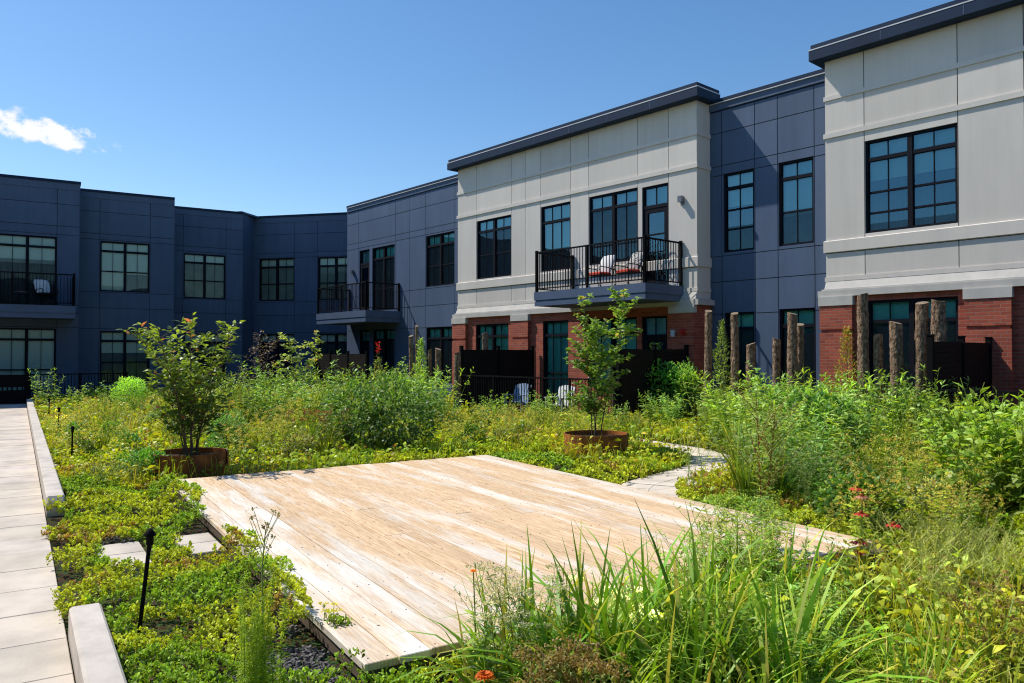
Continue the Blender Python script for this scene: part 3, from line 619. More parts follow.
kerb(9.7,31,'long pale concrete kerb running along the far stretch of the path',True,False)
# stepping slabs between path and deck
DP=np.array([-.53,.848]); DE=np.array([.848,.53]); D0=np.array([-.765,3.90]); drot=math.atan2(DP[1],DP[0])
def slab(cx,cy,w,l,label,rot=prot,z=.018,split=True):
    m=MB(); 
    if split: m.bbox(-l/2,-.004,-w/2,w/2,-.03,z,.006,C=(1,1,1)).bbox(.004,l/2,-w/2,w/2,-.03,z,.006,C=(.95,.95,.94))
    else: m.bbox(-l/2,l/2,-w/2,w/2,-.03,z,.006)
    o=tag(m.build('stepping_stone',M['paver']),label=label,cat='paving slab',group='pale stepping slabs set in the planting'); o.location=(cx,cy,0); o.rotation_euler=(0,0,rot)
slab(-3.28,6.47,.35,.84,'square concrete slab in the sedum nearest the path')
slab(-2.79,6.85,.31,.74,'square concrete slab in the sedum touching the deck edge')
slab(-3.9,18.0,1.3,.6,'pale slab in the meadow behind the brown seedheads, nearer one',rot=.3,split=False)
slab(-9.2,22.6,2.0,.7,'pale slab showing behind the stems of the left shrub',rot=.2,split=False)
slab(-6.2,20.5,1.2,.6,'pale slab far back in the meadow between weeds',rot=.2,split=False)
# the winding side path
pts=np.array([(1.25,16.6),(2.2,15.0),(3.05,13.5),(3.3,12.3),(2.95,11.35),(2.35,10.55),(1.75,9.75),(1.5,8.6)])
wp=MB(); T=np.gradient(pts,axis=0); T/=np.linalg.norm(T,axis=1)[:,None]; Nn=np.stack([T[:,1],-T[:,0]],1)
tt=np.linspace(0,len(pts)-1,26); ii=np.arange(len(pts))
Pc=np.stack([np.interp(tt,ii,pts[:,0]),np.interp(tt,ii,pts[:,1])],1); Nc=np.stack([np.interp(tt,ii,Nn[:,0]),np.interp(tt,ii,Nn[:,1])],1)
for i in range(25):
    w0=.40
    for (sa,sb) in((-w0,-.004),(.004,w0)):
        e=.006; A1=Pc[i]+(Pc[i+1]-Pc[i])*e/.5; B1=Pc[i+1]
        tn=RNG.uniform(.98,1.15); q=[A1+Nc[i]*sa,A1+Nc[i]*sb,B1-(B1-A1)*.02+Nc[i+1]*sb,B1-(B1-A1)*.02+Nc[i+1]*sa]; z=.02+RNG.uniform(-.003,.003)
        wp.add([(x,y,-.03) for x,y in q]+[(x,y,z) for x,y in q],[(4,7,6,5),(0,1,5,4),(1,2,6,5),(2,3,7,6),(3,0,4,7)],C=(tn,tn*.98,tn*.94))
tag(wp.build('garden_path',M['paver']),kind='structure')
# deck
dk=empty('deck',(D0[0],D0[1],0),drot,label='large weathered timber deck of long tan and bleached planks',cat='deck')
pl=MB(); W=.192; nP=24; ys=-.02
for i in range(nP):
    a=ys-(i+1)*W+.0035; b=ys-i*W-.0035
    L=6.72+RNG.uniform(-.03,.03)
    st=0.0+.034*i*.19+RNG.uniform(-.012,.012)
    cuts=[st]; c=st+RNG.uniform(2.2,9.0)
    while c<L-.7: cuts.append(c); c+=RNG.uniform(3.2,6.0)
    cuts.append(L)
    for s in range(len(cuts)-1):
        edge=(1.0,.95,.9,.6,.45,.2)[i] if i<6 else (.6 if i>=nP-2 else 0)
        wv=np.clip(edge*.85+RNG.choice([0,.06,.12,.2,.45],p=[.34,.28,.2,.14,.04])+RNG.uniform(-.06,.06),0,1)
        if i>5 and i<nP-3 and s==0 and RNG.random()<.25: wv=.7
        pl.bbox(cuts[s]+.002,cuts[s+1]-.002,a,b,.082,.12+RNG.uniform(-.0015,.0015),.004,C=(RNG.random(),wv,RNG.random()))
pl.build('planks',M['deck'],dk)
sc=MB()
for i in range(nP):
    for q in np.arange(.06,6.7,.61):
        for dy in(.05,.142):
            x_=q+RNG.uniform(-.012,.012); y_=ys-i*W-dy+RNG.uniform(-.006,.006); sc.box(x_-.004,x_+.004,y_-.004,y_+.004,.118,.1222)
so_=sc.build('screw_heads',M['lamp'],dk); so_['kind']='stuff'
fr=MB().box(.015,6.66,-nP*W+.005,-.035,.0,.0795); fr.build('joist_frame',M['decksub'],dk)

# planters
def planter(x,y,r,h,label,rz=0,facets=48):
    t=empty('planter_ring',(x,y,0),rz,label=label,cat='planter',group='rusty steel planter rings')
    m=MB().lathe([(r-.012,-.03),(r,-.03),(r,h),(r-.012,h),(r-.012,h-.16)],facets); m.build('steel_ring',M['corten'],t,smooth=False)
    for a in(.4,2.5,4.6): 
        q=MB().box(-.05,.05,r-.002,r+.006,-.02,h-.004).build('seam_plate',M['corten'],t); q.rotation_euler=(0,0,a)
    MB().add([( (r-.015)*math.cos(a),(r-.015)*math.sin(a),h-.08+.02*math.sin(3*a)) for a in np.arange(24)*math.pi/12]+[(0,0,h-.04)],[(j,(j+1)%24,(j+2)%24,24) for j in range(0,24,2)]).build('soil_fill',M['soil'],t)
planter(-4.55,10.86,.50,.32,'rusty steel planter at the back left deck corner under the multi-stemmed shrub',.3,12)
planter(1.40,12.80,.53,.38,'round rusty steel planter under the slender young tree right of the deck')

# path lights
def plight(x,y,h,lean,label):
    t=empty('path_light',(x,y,0),0,label=label,cat='path light',group='black stake lights along the path')
    sx,sy=math.sin(lean)*h,0.
    MB().tube([(0,0,-.03),(sx,sy,h)],.0125,8).build('stake',M['black'],t,True)
    c=MB(); c.lathe([(.0,.045),(.010,.043),(.020,.030),(.036,.008),(.036,.002),(.022,0),(.020,-.05),(.014,-.06),(0,-.06)],16); o=c.build('lamp_head',M['black'],t,True); o.location=(sx,sy,h+.03)
plight(-2.20,4.52,.60,.115,'nearest black stake light leaning in the sedum by the path kerb')
plight(-6.72,11.7,.53,.02,'black stake light beside the far kerb, nearest of the far three')
plight(-9.13,15.4,.56,.04,'black stake light beside the far kerb, middle of the far three, by a yellow flower')
plight(-11.0,18.2,.58,.0,'black stake light beside the far kerb, farthest back before leafy weeds')

# log posts
def logpost(px,Y,ztop,d,label,seed):
    x=(px-512)/765*Y; r=np.random.default_rng(seed); t=empty('log_post',(x,Y,0),r.uniform(0,6),label=label,cat='log post',group='bark-covered log posts along the facade')
    n=18;k=int(ztop/.035)+2; P=[];F=[]; a=np.arange(n)*2*math.pi/n; ph=r.uniform(0,6,4)
    lx,ly=r.uniform(-.012,.012,2); Cc=[]
    for i in range(k):
        z=-.05+(ztop+.05)*i/(k-1)
        rr=d/2*(1.06-.12*i/k)*(1+.05*np.sin(2*a+ph[0]+z)+.035*np.sin(5*a+ph[1]+2*z)+.10*(vnoise(a*2+ph[2],z*3+a*0,seed)-.5)+.12*(vnoise(a*4,z*9+a*0,seed+2)-.5)+.13*(vnoise(np.arange(n)*1.37,z*26+a*0,seed+4)-.5))
        for j in range(n): P.append((lx*z+rr[j]*math.cos(a[j]),ly*z+rr[j]*math.sin(a[j]),z+(.03*math.sin(a[j]+ph[3]) if i==k-1 else 0)))
        tone=r.uniform(.85,1.12); Cc+= [(tone,tone,tone)]*n
    for i in range(k-1):
        for j in range(n): F.append((i*n+j,i*n+(j+1)%n,(i+1)*n+(j+1)%n,(i+1)*n+j))
    MB().add(P,F,Cc).build('trunk',M['bark'],t,True)
    top=np.array(P[-n:])+[0,0,.002]; MB().add(np.vstack([top,top.mean(0)]),[(j,(j+1)%n,(j+2)%n,n) for j in range(0,n,2)]).build('cut_end',M['cut'],t)
LOGS=[(707,17.6,311,.17,'slim tall grey log post at the white block corner below the cast-stone cap'),
(735,17.0,313.5,.18,'tall log post in front of the first ground-floor window of the navy bay'),
(750,16.6,344,.19,'short log post between the two ground-floor windows of the navy bay'),
(776,16.2,339,.17,'short log post just left of the paired tall posts before the navy bay'),
(791.5,15.8,313.5,.205,'taller of the two paired log posts before the navy bay window'),
(798.5,16.1,324.5,.17,'lower log post tucked behind the right side of the taller paired post'),
(863.5,14.4,295,.215,'tallest log post, at the left side of the brick-framed window'),
(878.5,14.3,335.5,.17,'shortest log post in front of the brick-framed window'),
(897,14.0,322.7,.22,'medium log post at the centre of the brick-framed window'),
(920,13.8,303,.215,'tall straight log post right of the centre of the brick-framed window'),
(938,13.6,300.7,.235,'tall knotty pale log post standing behind the slatted screen'),
(412,21.8,336,.14,'dark log post left of the slim green columnar shrub'),
(417.5,21.9,326,.10,'thin tall log post right against the slim green columnar shrub'),
(430.5,21.6,349.5,.115,'short reddish log post in the weeds, left one of a close pair'),
(439,21.4,349,.17,'short reddish log post in the weeds, right one of a close pair'),
(457.5,21.0,353,.20,'weathered log post just left of the brick-bay privacy screen'),
(486,24.6,333,.2,'pale log post standing between the brick-bay screen and the window')]
for i,(px,Y,yt,d,lab) in enumerate(LOGS): logpost(px,Y,1.7+(354-yt)*Y/765,d,lab,i+11)

exec_plants=True
# ---------------------------------------------------------------- plants
def unit(v): return v/(np.linalg.norm(v,axis=-1,keepdims=True)+1e-9)
LT={}
def _leaf(rows,ws,droop,fold):
    V=[];F=[]
    for t,w in zip(rows,ws): V+=[(-w,t,-droop*t*t+fold*w),(w,t,-droop*t*t+fold*w)]
    for i in range(len(rows)-1): F.append((2*i,2*i+1,2*i+3,2*i+2))
    return np.array(V),np.array(F)
LT['ovate']=_leaf([0,.28,.62,1],[.08,.46,.40,.03],.22,.25)
LT['lance']=_leaf([0,.3,.7,1],[.10,.5,.36,.02],.3,.2)
LT['dia']=_leaf([0,.5,1],[.06,.5,.04],.15,.25)
LT['spoon']=_leaf([0,.6,1],[.12,.5,.30],-.25,.3)
def leaves(mb,P,D,ln,wd,col,kind='dia',roll=.5,rng=RNG,tip=1.15):
    P=np.asarray(P,float); D=unit(np.asarray(D,float)); N=len(P); T,F=LT[kind]
    ln=np.broadcast_to(ln,(N,)); wd=np.broadcast_to(wd,(N,)); col=np.broadcast_to(col,(N,3))
    up=np.tile([0,0,1.],(N,1)); up[np.abs(D[:,2])>.97]=[1,0,0]
    X=unit(np.cross(D,up)); Z=np.cross(X,D); r=rng.normal(0,roll,N)[:,None]
    X,Z=X*np.cos(r)+Z*np.sin(r),Z*np.cos(r)-X*np.sin(r)
    V=P[:,None]+T[None,:,0,None]*(wd[:,None]*X)[:,None]+T[None,:,1,None]*(ln[:,None]*D)[:,None]+T[None,:,2,None]*(ln[:,None]*Z)[:,None]
    k=len(T); FF=(F[None]+np.arange(N)[:,None,None]*k).reshape(-1,4)
    cc=col[:,None]*(np.linspace(.9,tip,k)[None,:,None]); mb.add(V.reshape(-1,3),FF,cc.reshape(-1,3))
def blades(mb,P,az,L,bend,w,col,seg=3,tipc=1.2,rng=RNG):
    P=np.asarray(P,float); N=len(P); az=np.broadcast_to(az,(N,)); L=np.broadcast_to(L,(N,)); bend=np.broadcast_to(bend,(N,)); w=np.broadcast_to(w,(N,)); col=np.broadcast_to(col,(N,3))
    t=np.linspace(0,1,seg+1); H=np.stack([np.cos(az),np.sin(az),np.zeros(N)],1)
    th=bend[:,None]*t[None]; 
    # arc of constant curvature
    b=np.where(np.abs(bend)<1e-3,1e-3,bend)[:,None]
    hx=L[:,None]*(1-np.cos(th))/b; hz=L[:,None]*np.sin(th)/b
    tw=rng.uniform(-.9,.9,N)+math.pi/2; S=np.stack([np.cos(az+tw),np.sin(az+tw),np.zeros(N)],1)
    ws=w[:,None]*np.maximum(.06,(1-t[None]**2.2))*np.minimum(1,.55+t[None]*2)
    C=P[:,None]+hx[:,:,None]*H[:,None]; C[:,:,2]+=hz
    V=np.stack([C-ws[:,:,None]*S[:,None]/2,C+ws[:,:,None]*S[:,None]/2],2)
    k=2*(seg+1); F=np.array([(2*i,2*i+1,2*i+3,2*i+2) for i in range(seg)])
    FF=(F[None]+np.arange(N)[:,None,None]*k).reshape(-1,4)
    cc=np.repeat(col[:,None]*np.linspace(.38,tipc,seg+1)[None,:,None],2,axis=1)  # shading painted along the blade: dark base, highlighted tip
    dry=rng.random(N)<.07; cc[dry,-4:]*=np.array([1.2,.95,.6])
    mb.add(V.reshape(-1,3),FF,cc.reshape(-1,3))
def vcol(base,n,rng,v=.25,alt=None,pa=0):
    c=np.asarray(base)[None]*rng.uniform(1-v,1+v,(n,1))*rng.uniform(.92,1.08,(n,3))
    if alt is not None: 
        k=rng.random(n)<pa; c[k]=np.asarray(alt)*rng.uniform(.8,1.2,(k.sum(),1))
    return c
YG=(.185,.205,.014); MG=(.095,.145,.016); DG=(.05,.095,.016); BG=(.14,.20,.016); OL=(.18,.195,.018); BR=(.11,.07,.025); RD=(.22,.07,.03); GG=(.10,.135,.06); WH=(.62,.62,.55)

def stem_curve(rng,base,h,lean,k=5):
    az=rng.uniform(0,2*math.pi); l=lean*rng.uniform(.3,1); az2=az+rng.uniform(-1,1); t=np.linspace(0,1,k)
    P=np.stack([base[0]+math.cos(az)*l*h*t+math.cos(az2)*l*h*.5*t*t,base[1]+math.sin(az)*l*h*t+math.sin(az2)*l*h*.5*t*t,base[2]+h*t*(1-.06*t*l)],1); return P
def at_t(P,t):
    k=len(P)-1; f=np.clip(t*k,0,k-1e-6); i=f.astype(int); u=(f-i)[:,None]; return P[i]*(1-u)+P[i+1]*u, unit(P[i+1]-P[i])
def head(mb,rng,c,r,n,size,col,flat=.25):
    a=rng.uniform(0,6.28,n); q=np.sqrt(rng.random(n))*r; P=np.stack([c[0]+q*np.cos(a),c[1]+q*np.sin(a),c[2]+rng.uniform(0,flat*r,n)+.0*q],1)
    D=np.stack([np.cos(a)*.6,np.sin(a)*.6,rng.uniform(.0,.9,n)],1); leaves(mb,P,D,size,size*.9,vcol(col,n,rng,.25),'dia',1.2,rng)
def weed(seed,h=1.0,stems=6,spread=.15,lean=.25,ll=.09,lw=.022,per=26,kind='lance',col=MG,v=.25,alt=None,pa=0,elev=.35,t0=.1,top=None,tcol=WH,tn=40,tr=.05,ts=.012,br=0,stemc=(.09,.12,.03),r0=.004,taper=.55):
    rng=np.random.default_rng(seed); mb=MB(); tops=[]
    for s in range(stems):
        a=rng.uniform(0,6.28); q=spread*math.sqrt(rng.random()); base=(q*math.cos(a),q*math.sin(a),-.02); hh=h*rng.uniform(.72,1.0)
        P=stem_curve(rng,base,hh,lean); mb.tube(P,np.linspace(r0,r0*.45,len(P)),3,stemc,cap=False); tops.append(P[-1])
        lines=[(P,per,1.0,t0)]
        for b in range(br):
            tb=rng.uniform(.4,.9); o,_=at_t(P,np.array([tb])); ab=rng.uniform(0,6.28); lb=hh*rng.uniform(.15,.32)
            Q=o+np.outer(np.linspace(0,1,4),[math.cos(ab)*lb*.7,math.sin(ab)*lb*.7,lb*.8]); mb.tube(Q,[r0*.5,r0*.4,r0*.35,r0*.25],3,stemc,cap=False); lines.append((Q,max(4,per//4),.7,.15)); tops.append(Q[-1])
        for Q,n,sc,ta in lines:
            t=np.sort(rng.uniform(ta,1,n)); O,Td=at_t(Q,t); ph=np.arange(n)*2.4+rng.uniform(0,6)
            e=elev+rng.normal(0,.25,n)+.5*(t>.9); D=np.stack([np.cos(ph)*np.cos(e),np.sin(ph)*np.cos(e),np.sin(e)],1)
            sz=ll*sc*rng.uniform(.7,1.15,n)*(1-taper*t); leaves(mb,O,D,sz,sz*lw/ll,vcol(col,n,rng,v+.1,alt,pa)*(.42+.78*np.clip(O[:,2]/h,0,1))[:,None],kind,.6,rng)  # lower leaves darkened in colour to imitate the plant's own shade
    if top:
        for c in tops:
            if rng.random()<.85: head(mb,rng,c,tr*rng.uniform(.6,1.2),tn,ts,tcol,.25 if top=='flat' else 1.6)
    return mb
def bush(seed,rx,rz,n,ll,lw,col,kind='ovate',alt=None,pa=0,lump=.35,zc=None,upw=.3,tw=10):
    rng=np.random.default_rng(seed); mb=MB(); zc=rz if zc is None else zc
    d=unit(rng.normal(0,1,(n,3))); th=np.arctan2(d[:,1],d[:,0])
    lum=1-lump+lump*2*vnoise(th*1.6+seed,d[:,2]*2.5+seed,seed)
    r=(.35+.65*rng.random(n)**.45)*lum; P=d*r[:,None]*[rx,rx,rz]; P[:,2]+=zc; k=P[:,2]>.0; P=P[k];d=d[k]; n=len(P)
    D=unit(d+rng.normal(0,.55,(n,3))+[0,0,upw]); sz=ll*rng.uniform(.65,1.2,n); shade=.44+.80*np.clip((P[:,2]-zc)/rz*.5+.5,0,1)  # self-shading put into the leaf colour, darker low and lighter on top
    leaves(mb,P,D,sz,sz*lw/ll,vcol(col,n,rng,.3,alt,pa)*shade[:,None],kind,.6,rng)
    for i in range(tw):
        q=P[rng.integers(n)]*.85; mb.tube([(0,0,-.02),q*[.4,.4,.5],q],[.012,.008,.003],3,(.07,.05,.035),cap=False)
    return mb
def clump(seed,n,h,w,rad,col,bend=(.3,1.5),alt=None,pa=.1,seg=5):
    rng=np.random.default_rng(seed); mb=MB(); a=rng.uniform(0,6.28,n); q=rad*np.sqrt(rng.random(n)); P=np.stack([q*np.cos(a),q*np.sin(a),np.full(n,-.02)],1)
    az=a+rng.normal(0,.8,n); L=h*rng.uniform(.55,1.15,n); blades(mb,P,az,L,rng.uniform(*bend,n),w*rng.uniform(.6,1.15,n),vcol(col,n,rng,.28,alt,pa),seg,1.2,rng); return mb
def feather(seed,h,n,col):
    rng=np.random.default_rng(seed); mb=MB()
    for s in range(18):
        a=rng.uniform(0,6.28); q=.085*math.sqrt(rng.random()); P=stem_curve(rng,(q*math.cos(a),q*math.sin(a),-.02),h*rng.uniform(.35,.82),.11); mb.tube(P,np.linspace(.003,.001,5),3,(.10,.16,.03),cap=False)
        m=n//18; t=rng.uniform(.08,1,m); O,_=at_t(P,t); az=rng.uniform(0,6.28,m); e=rng.uniform(-.3,1.1,m); leaves(mb,O,np.stack([np.cos(az)*np.cos(e),np.sin(az)*np.cos(e),np.sin(e)],1),rng.uniform(.02,.06,m)*(1.15-.6*t),.0032,vcol(col,m,rng,.25),'lance',1.,rng)
    P=np.array([(0,0,0),(.01,0,h*.5),(.0,.02,h*.8),(.015,.02,h)]); mb.tube(P,[.006,.005,.004,.002],4,(.09,.12,.04),cap=False)
    for i in range(11):
        t=rng.uniform(.62,.95); o,_=at_t(P,np.array([t])); a=rng.uniform(0,6.28); l=rng.uniform(.06,.16); e=o[0]+np.array([math.cos(a)*l*.6,math.sin(a)*l*.6,l])
        mb.tube([o[0],e],[.002,.0015],3,(.10,.13,.05),cap=False); head(mb,rng,e,.008,10,.012,(.11,.09,.04),2)
    head(mb,rng,P[-1],.012,14,.014,(.08,.06,.03),2); return mb

def grow(name,mb,label,cat,group=None,mats='leaf',parent=None):
    o=mb.build(name,M[mats],parent)
    return tag(o,label,cat,group) if cat else o
PROT={}
def scatter(key,protos,places,label,cat,group,mats='leaf',name=None,lab2=None):
    """protos: list of mesh builders; each place (x,y,scale) becomes one plant object"""
    r=random.Random(len(places)*7+len(key)); ob=None
    me=[p.mesh(name or key,[M[mats]]) for p in protos]; src=[None]*len(me)
    for i,(x,y,s) in enumerate(places):
        k=r.randrange(len(me))
        if src[k] is None:
            o=bpy.data.objects.new(name or key,me[k]); src[k]=o
        else: o=src[k].copy()
        COL.objects.link(o); o.location=(x,y,0); o.rotation_euler=(r.uniform(-.06,.06),r.uniform(-.06,.06),r.uniform(0,6.28)); o.scale=(s*r.uniform(.9,1.1),)*2+(s*r.uniform(.92,1.08),)
        tag(o,label,cat,group)
def W(px,Y): return (px-512)/765*Y
def H(yt,Y): return 1.7+(354-yt)*Y/765
def area(n,px0,px1,Y0,Y1,s0,s1,seed,ok=lambda x,y:True):
    r=random.Random(seed); out=[]; k=0
    while len(out)<n and k<n*40:
        k+=1; Y=1/(r.uniform(1/Y1,1/Y0)) if r.random()<.5 else r.uniform(Y0,Y1); x=W(r.uniform(px0,px1),Y)
        if free(x,Y,.12) and ok(x,Y): out.append((x,Y,r.uniform(s0,s1)))
    return out
def deckc(x,y): q=np.stack([np.asarray(x)-D0[0],np.asarray(y)-D0[1]],-1); return q@DP,q@DE
def pathr(x,y): q=np.stack([np.asarray(x)-P0[0],np.asarray(y)-P0[1]],-1); return q@PT,q@PR
def rwc(x,y):
    q=np.stack([np.asarray(x)-4.849,np.asarray(y)-20.],-1); return q@np.array([.66272,-.74887]),q@np.array([-.74887,-.66272])
def dist_path2(x,y):
    d=np.full(np.shape(x),9e9)
    for a in Pc: d=np.minimum(d,np.hypot(np.asarray(x)-a[0],np.asarray(y)-a[1]))
    return d
def free(x,y,m=0.):
    """True where plants may stand"""
    a,e=deckc(x,y); t,r=pathr(x,y); s,o=rwc(x,y)
    ok=~((a>-.0-m)&(a<6.75+m)&(e>.0-m)&(e<4.62+m)); ok|=(a>5.0+m)&(a<6.78)&(e<.10+.34*vnoise(np.asarray(x)*3,np.asarray(y)*3,4)*np.clip((a-5)/.8,0,1)-m)&(e>-.2)
    ok|=(a>.25)&(a<3.4)&(e<.5*(vnoise(np.asarray(x)*3.3,np.asarray(y)*3.3,14)-.22)-m)&(e>-.3)
    gapz=(t>5.7)&(t<9.6)
    ok&=np.where(gapz,r>.06+m+.12*np.sin(np.asarray(t)*5),r>.2+m)
    ok&=(dist_path2(x,y)>.36+m*.6)
    ok&=(np.hypot(np.asarray(x)+4.55,np.asarray(y)-10.86)>.58+m)&(np.hypot(np.asarray(x)-1.4,np.asarray(y)-12.8)>.60+m)
    ok&=~((s>-6.2)&(s<-.1)&(o<3.12))&~((s>6.7)&(o<3.2))&(o>.15)&~((s<-10.2)&(o<1.3)&(s>-19))
    q=np.stack([np.asarray(x)+17.221,np.asarray(y)-30.5],-1); ls=q@np.array([.8575,.5145]); lo=q@np.array([.5145,-.8575])
    ok&=(lo>1.0)&((lo>2.6)|(ls>0))&(y<34)
    return ok
def free_low(x,y):
    ok=free(x,y,0)
    for cx,cy in((-3.28,6.47),(-2.79,6.85)):
        q=np.stack([np.asarray(x)-cx,np.asarray(y)-cy],-1); ok&=~((q@PT<.44)&(q@PT>-.85+.3*vnoise(np.asarray(x)*6,np.asarray(y)*6,2))&(np.abs(q@PR)<.12+.10*vnoise(np.asarray(x)*7,np.asarray(y)*7,8)))
    return ok

# ---- ground cover masses
def sample(n,x0,x1,y0,y1,rng,ok):
    x=rng.uniform(x0,x1,n); y=rng.uniform(y0,y1,n); k=ok(x,y); return x[k],y[k]
def infov(x,y,m=1.0): return (np.abs(x)<.69*y+m)&(y>2.6)
def mound(x,y): return .02+.12*np.clip(fbm(x*1.7,y*1.7,3)*1.9-.55,0,1)+.10*fbm(x*6,y*6,9)**1.5
def sedum(rng):
    mb=MB()
    def zone(x,y):
        a,e=deckc(x,y); t,r=pathr(x,y)
        left=(e<.25)&(r<4.2)&(y<15.5)
        right=(e>4.5)&(e<7.6)&(a>-1.5)&(a<7.5)
        back=(a>6.6)&(a<9.8)&(e>2.6)&(e<8)
        near=(a<0)&(a>-1.6)&(e>-1)&(e<1.5)
        thin=fbm(np.asarray(x)*.9+4,np.asarray(y)*.9,21)
        return free_low(x,y)&infov(x,y)&(left|right|back|near)&(thin>.25)&(fbm(np.asarray(x)*3.1,np.asarray(y)*3.1,77)>.30)&(np.hypot(x+1.12,y-4.15)>.25+.15*vnoise(x*5,y*5,1))
    for (y0,y1,dens,sz) in((2.8,6.2,950,.0145),(6.2,10,520,.019),(10,16,230,.027)):
        x0,x1=-.7*y1-.5,.7*y1; x,y=sample(int(dens*(x1-x0)*(y1-y0)),x0,x1,y0,y1,rng,zone); n=len(x)
        z=mound(x,y)*rng.uniform(.55,1.1,n); a_,e_=deckc(x,y); z=np.where((a_>0)&(a_<6.8)&(e_>-.03)&(e_<4.6),.15,z); z=z+.14*np.exp(-((e_+.06)/.10)**2)*((a_>0)&(a_<6.8))*vnoise(x*4,y*4,61)*1.4
        tone=fbm(x*1.3,y*1.3,31); c=np.array(YG)[None]*(.75+.6*rng.random((n,1)))
        c=np.where((tone>.58)[:,None],np.array((.125,.185,.016))*rng.uniform(.7,1.2,(n,1)),c); c=np.where((tone<.36)[:,None]&(rng.random(n)<.5)[:,None],np.array((.20,.13,.035))*rng.uniform(.6,1.1,(n,1)),c)
        K=9
        for j in range(K):
            a=rng.uniform(0,6.28,n); e=rng.uniform(-.1,1.1,n); D=np.stack([np.cos(a)*np.cos(e),np.sin(a)*np.cos(e),np.sin(e)],1); s=sz*rng.uniform(.7,1.3,n); dz=rng.uniform(0,.045,n)
            P=np.stack([x+rng.normal(0,sz*.5,n),y+rng.normal(0,sz*.5,n),z-dz],1)
            leaves(mb,P,D,s*1.25,s*.95,c*rng.uniform(.75,1.2,(n,1))*(1.15-.75*dz/.045)[:,None],'spoon',.6,rng)  # deeper leaves get darker colour, standing in for shade under the canopy
    return mb
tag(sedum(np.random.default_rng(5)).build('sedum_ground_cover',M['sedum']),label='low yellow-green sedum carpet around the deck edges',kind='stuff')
def meadow(rng):
    mb=MB()
    def zone(x,y):
        a,e=deckc(x,y); t,r=pathr(x,y); return free_low(x,y)&infov(x,y,1.5)&~((a>-.1)&(a<7.2)&(e>-.2)&(e<.7))&(~((e<.4)&(y<9.5)&(r<3.5)))&~((a>-1.2)&(a<7.2)&(e>4.4)&(e<5.6))
    for (y0,y1,dens,h,w) in((2.7,7,300,.30,.010),(7,12,190,.32,.014),(12,18,140,.34,.019),(18,33,75,.38,.026)):
        x0,x1=-.7*y1-1,min(.7*y1+1,14); x,y=sample(int(dens*(x1-x0)*(y1-y0)),x0,x1,y0,y1,rng,zone); n=len(x)
        tone=fbm(x*.55,y*.55,41); t2=fbm(x*1.6+9,y*1.6,43)
        c=vcol(YG,n,rng,.3); c=np.where((tone>.55)[:,None],vcol(BG,n,rng,.3),c); c=np.where(((t2<.36)&(rng.random(n)<.5))[:,None],vcol((.24,.22,.03),n,rng,.3),c); c=np.where(((t2>.66)&(rng.random(n)<.3))[:,None],vcol((.16,.09,.03),n,rng,.3),c)
        c=c*np.array([1.5,1.45,1.2]); hh=h*(.25+1.5*fbm(x*.9,y*.9,47)**1.3)*rng.uniform(.5,1.2,n)
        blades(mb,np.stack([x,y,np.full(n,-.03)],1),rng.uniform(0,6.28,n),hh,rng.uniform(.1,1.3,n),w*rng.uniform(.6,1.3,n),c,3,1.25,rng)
        # small broad leaves riding among the blades
        m=int(n*.9); i=rng.integers(0,n,m); px=x[i]+rng.normal(0,.05,m); py=y[i]+rng.normal(0,.05,m); k=free_low(px,py); px,py,i=px[k],py[k],i[k]; m=len(px)
        a=rng.uniform(0,6.28,m); e=rng.uniform(-.2,.9,m); D=np.stack([np.cos(a)*np.cos(e),np.sin(a)*np.cos(e),np.sin(e)],1); s=(.036+.0030*py)*rng.uniform(.6,1.4,m)
        q=rng.uniform(.1,.95,m); leaves(mb,np.stack([px,py,hh[i]*q],1),D,s*1.3,s*.7,c[i]*rng.uniform(.75,1.15,(m,1))*(.35+.8*q)[:,None],'dia',.7,rng)  # colour gradient by height paints shade low among the blades
    return mb
tag(meadow(np.random.default_rng(6)).build('meadow_grass',M['grass']),label='rough yellow-green meadow grass and low herbs',kind='stuff')
# gravel showing between the sedum
gv=MB(); rg=np.random.default_rng(8)
for (cx,cy,rr,n) in((-1.12,4.12,.42,900),(-1.55,4.9,.3,250),(-2.7,9.0,.4,350),(-3.7,7.3,.35,300)):
    a=rg.uniform(0,6.28,n); q=rr*np.sqrt(rg.random(n)); x=cx+q*np.cos(a); y=cy+q*np.sin(a); k=free_low(x,y); x,y=x[k],y[k]; n=len(x); s=rg.uniform(.006,.016,n)
    B=np.array([(-1,-1,-.6),(1,-1,-.6),(1,1,-.6),(-1,1,-.6),(-.6,-.6,.7),(.6,-.6,.7),(.6,.6,.7),(-.6,.6,.7)]); th=rg.uniform(0,6.28,n); c_,s_=np.cos(th),np.sin(th)
    V=B[None]*s[:,None,None]*rg.uniform(.6,1.3,(n,8,3)); X=V[:,:,0]*c_[:,None]-V[:,:,1]*s_[:,None]; Y_=V[:,:,0]*s_[:,None]+V[:,:,1]*c_[:,None]
    V=np.stack([X+x[:,None],Y_+y[:,None],V[:,:,2]-.02],2)
    F=np.array([(4,5,6,7),(0,1,5,4),(1,2,6,5),(2,3,7,6),(3,0,4,7)]); cc=np.repeat(rg.uniform(.5,1.5,(n,1,1))*np.ones((1,8,3)),1,0)
    gv.add(V.reshape(-1,3),(F[None]+np.arange(n)[:,None,None]*8).reshape(-1,4),cc.reshape(-1,3))
M['gravel']=surf('dark_gravel',(.10,.095,.09),(.16,.15,.145),30,.9,.1,useattr=True)
tag(gv.build('gravel',M['gravel']),label='dark gravel showing between the sedum plants',kind='stuff')

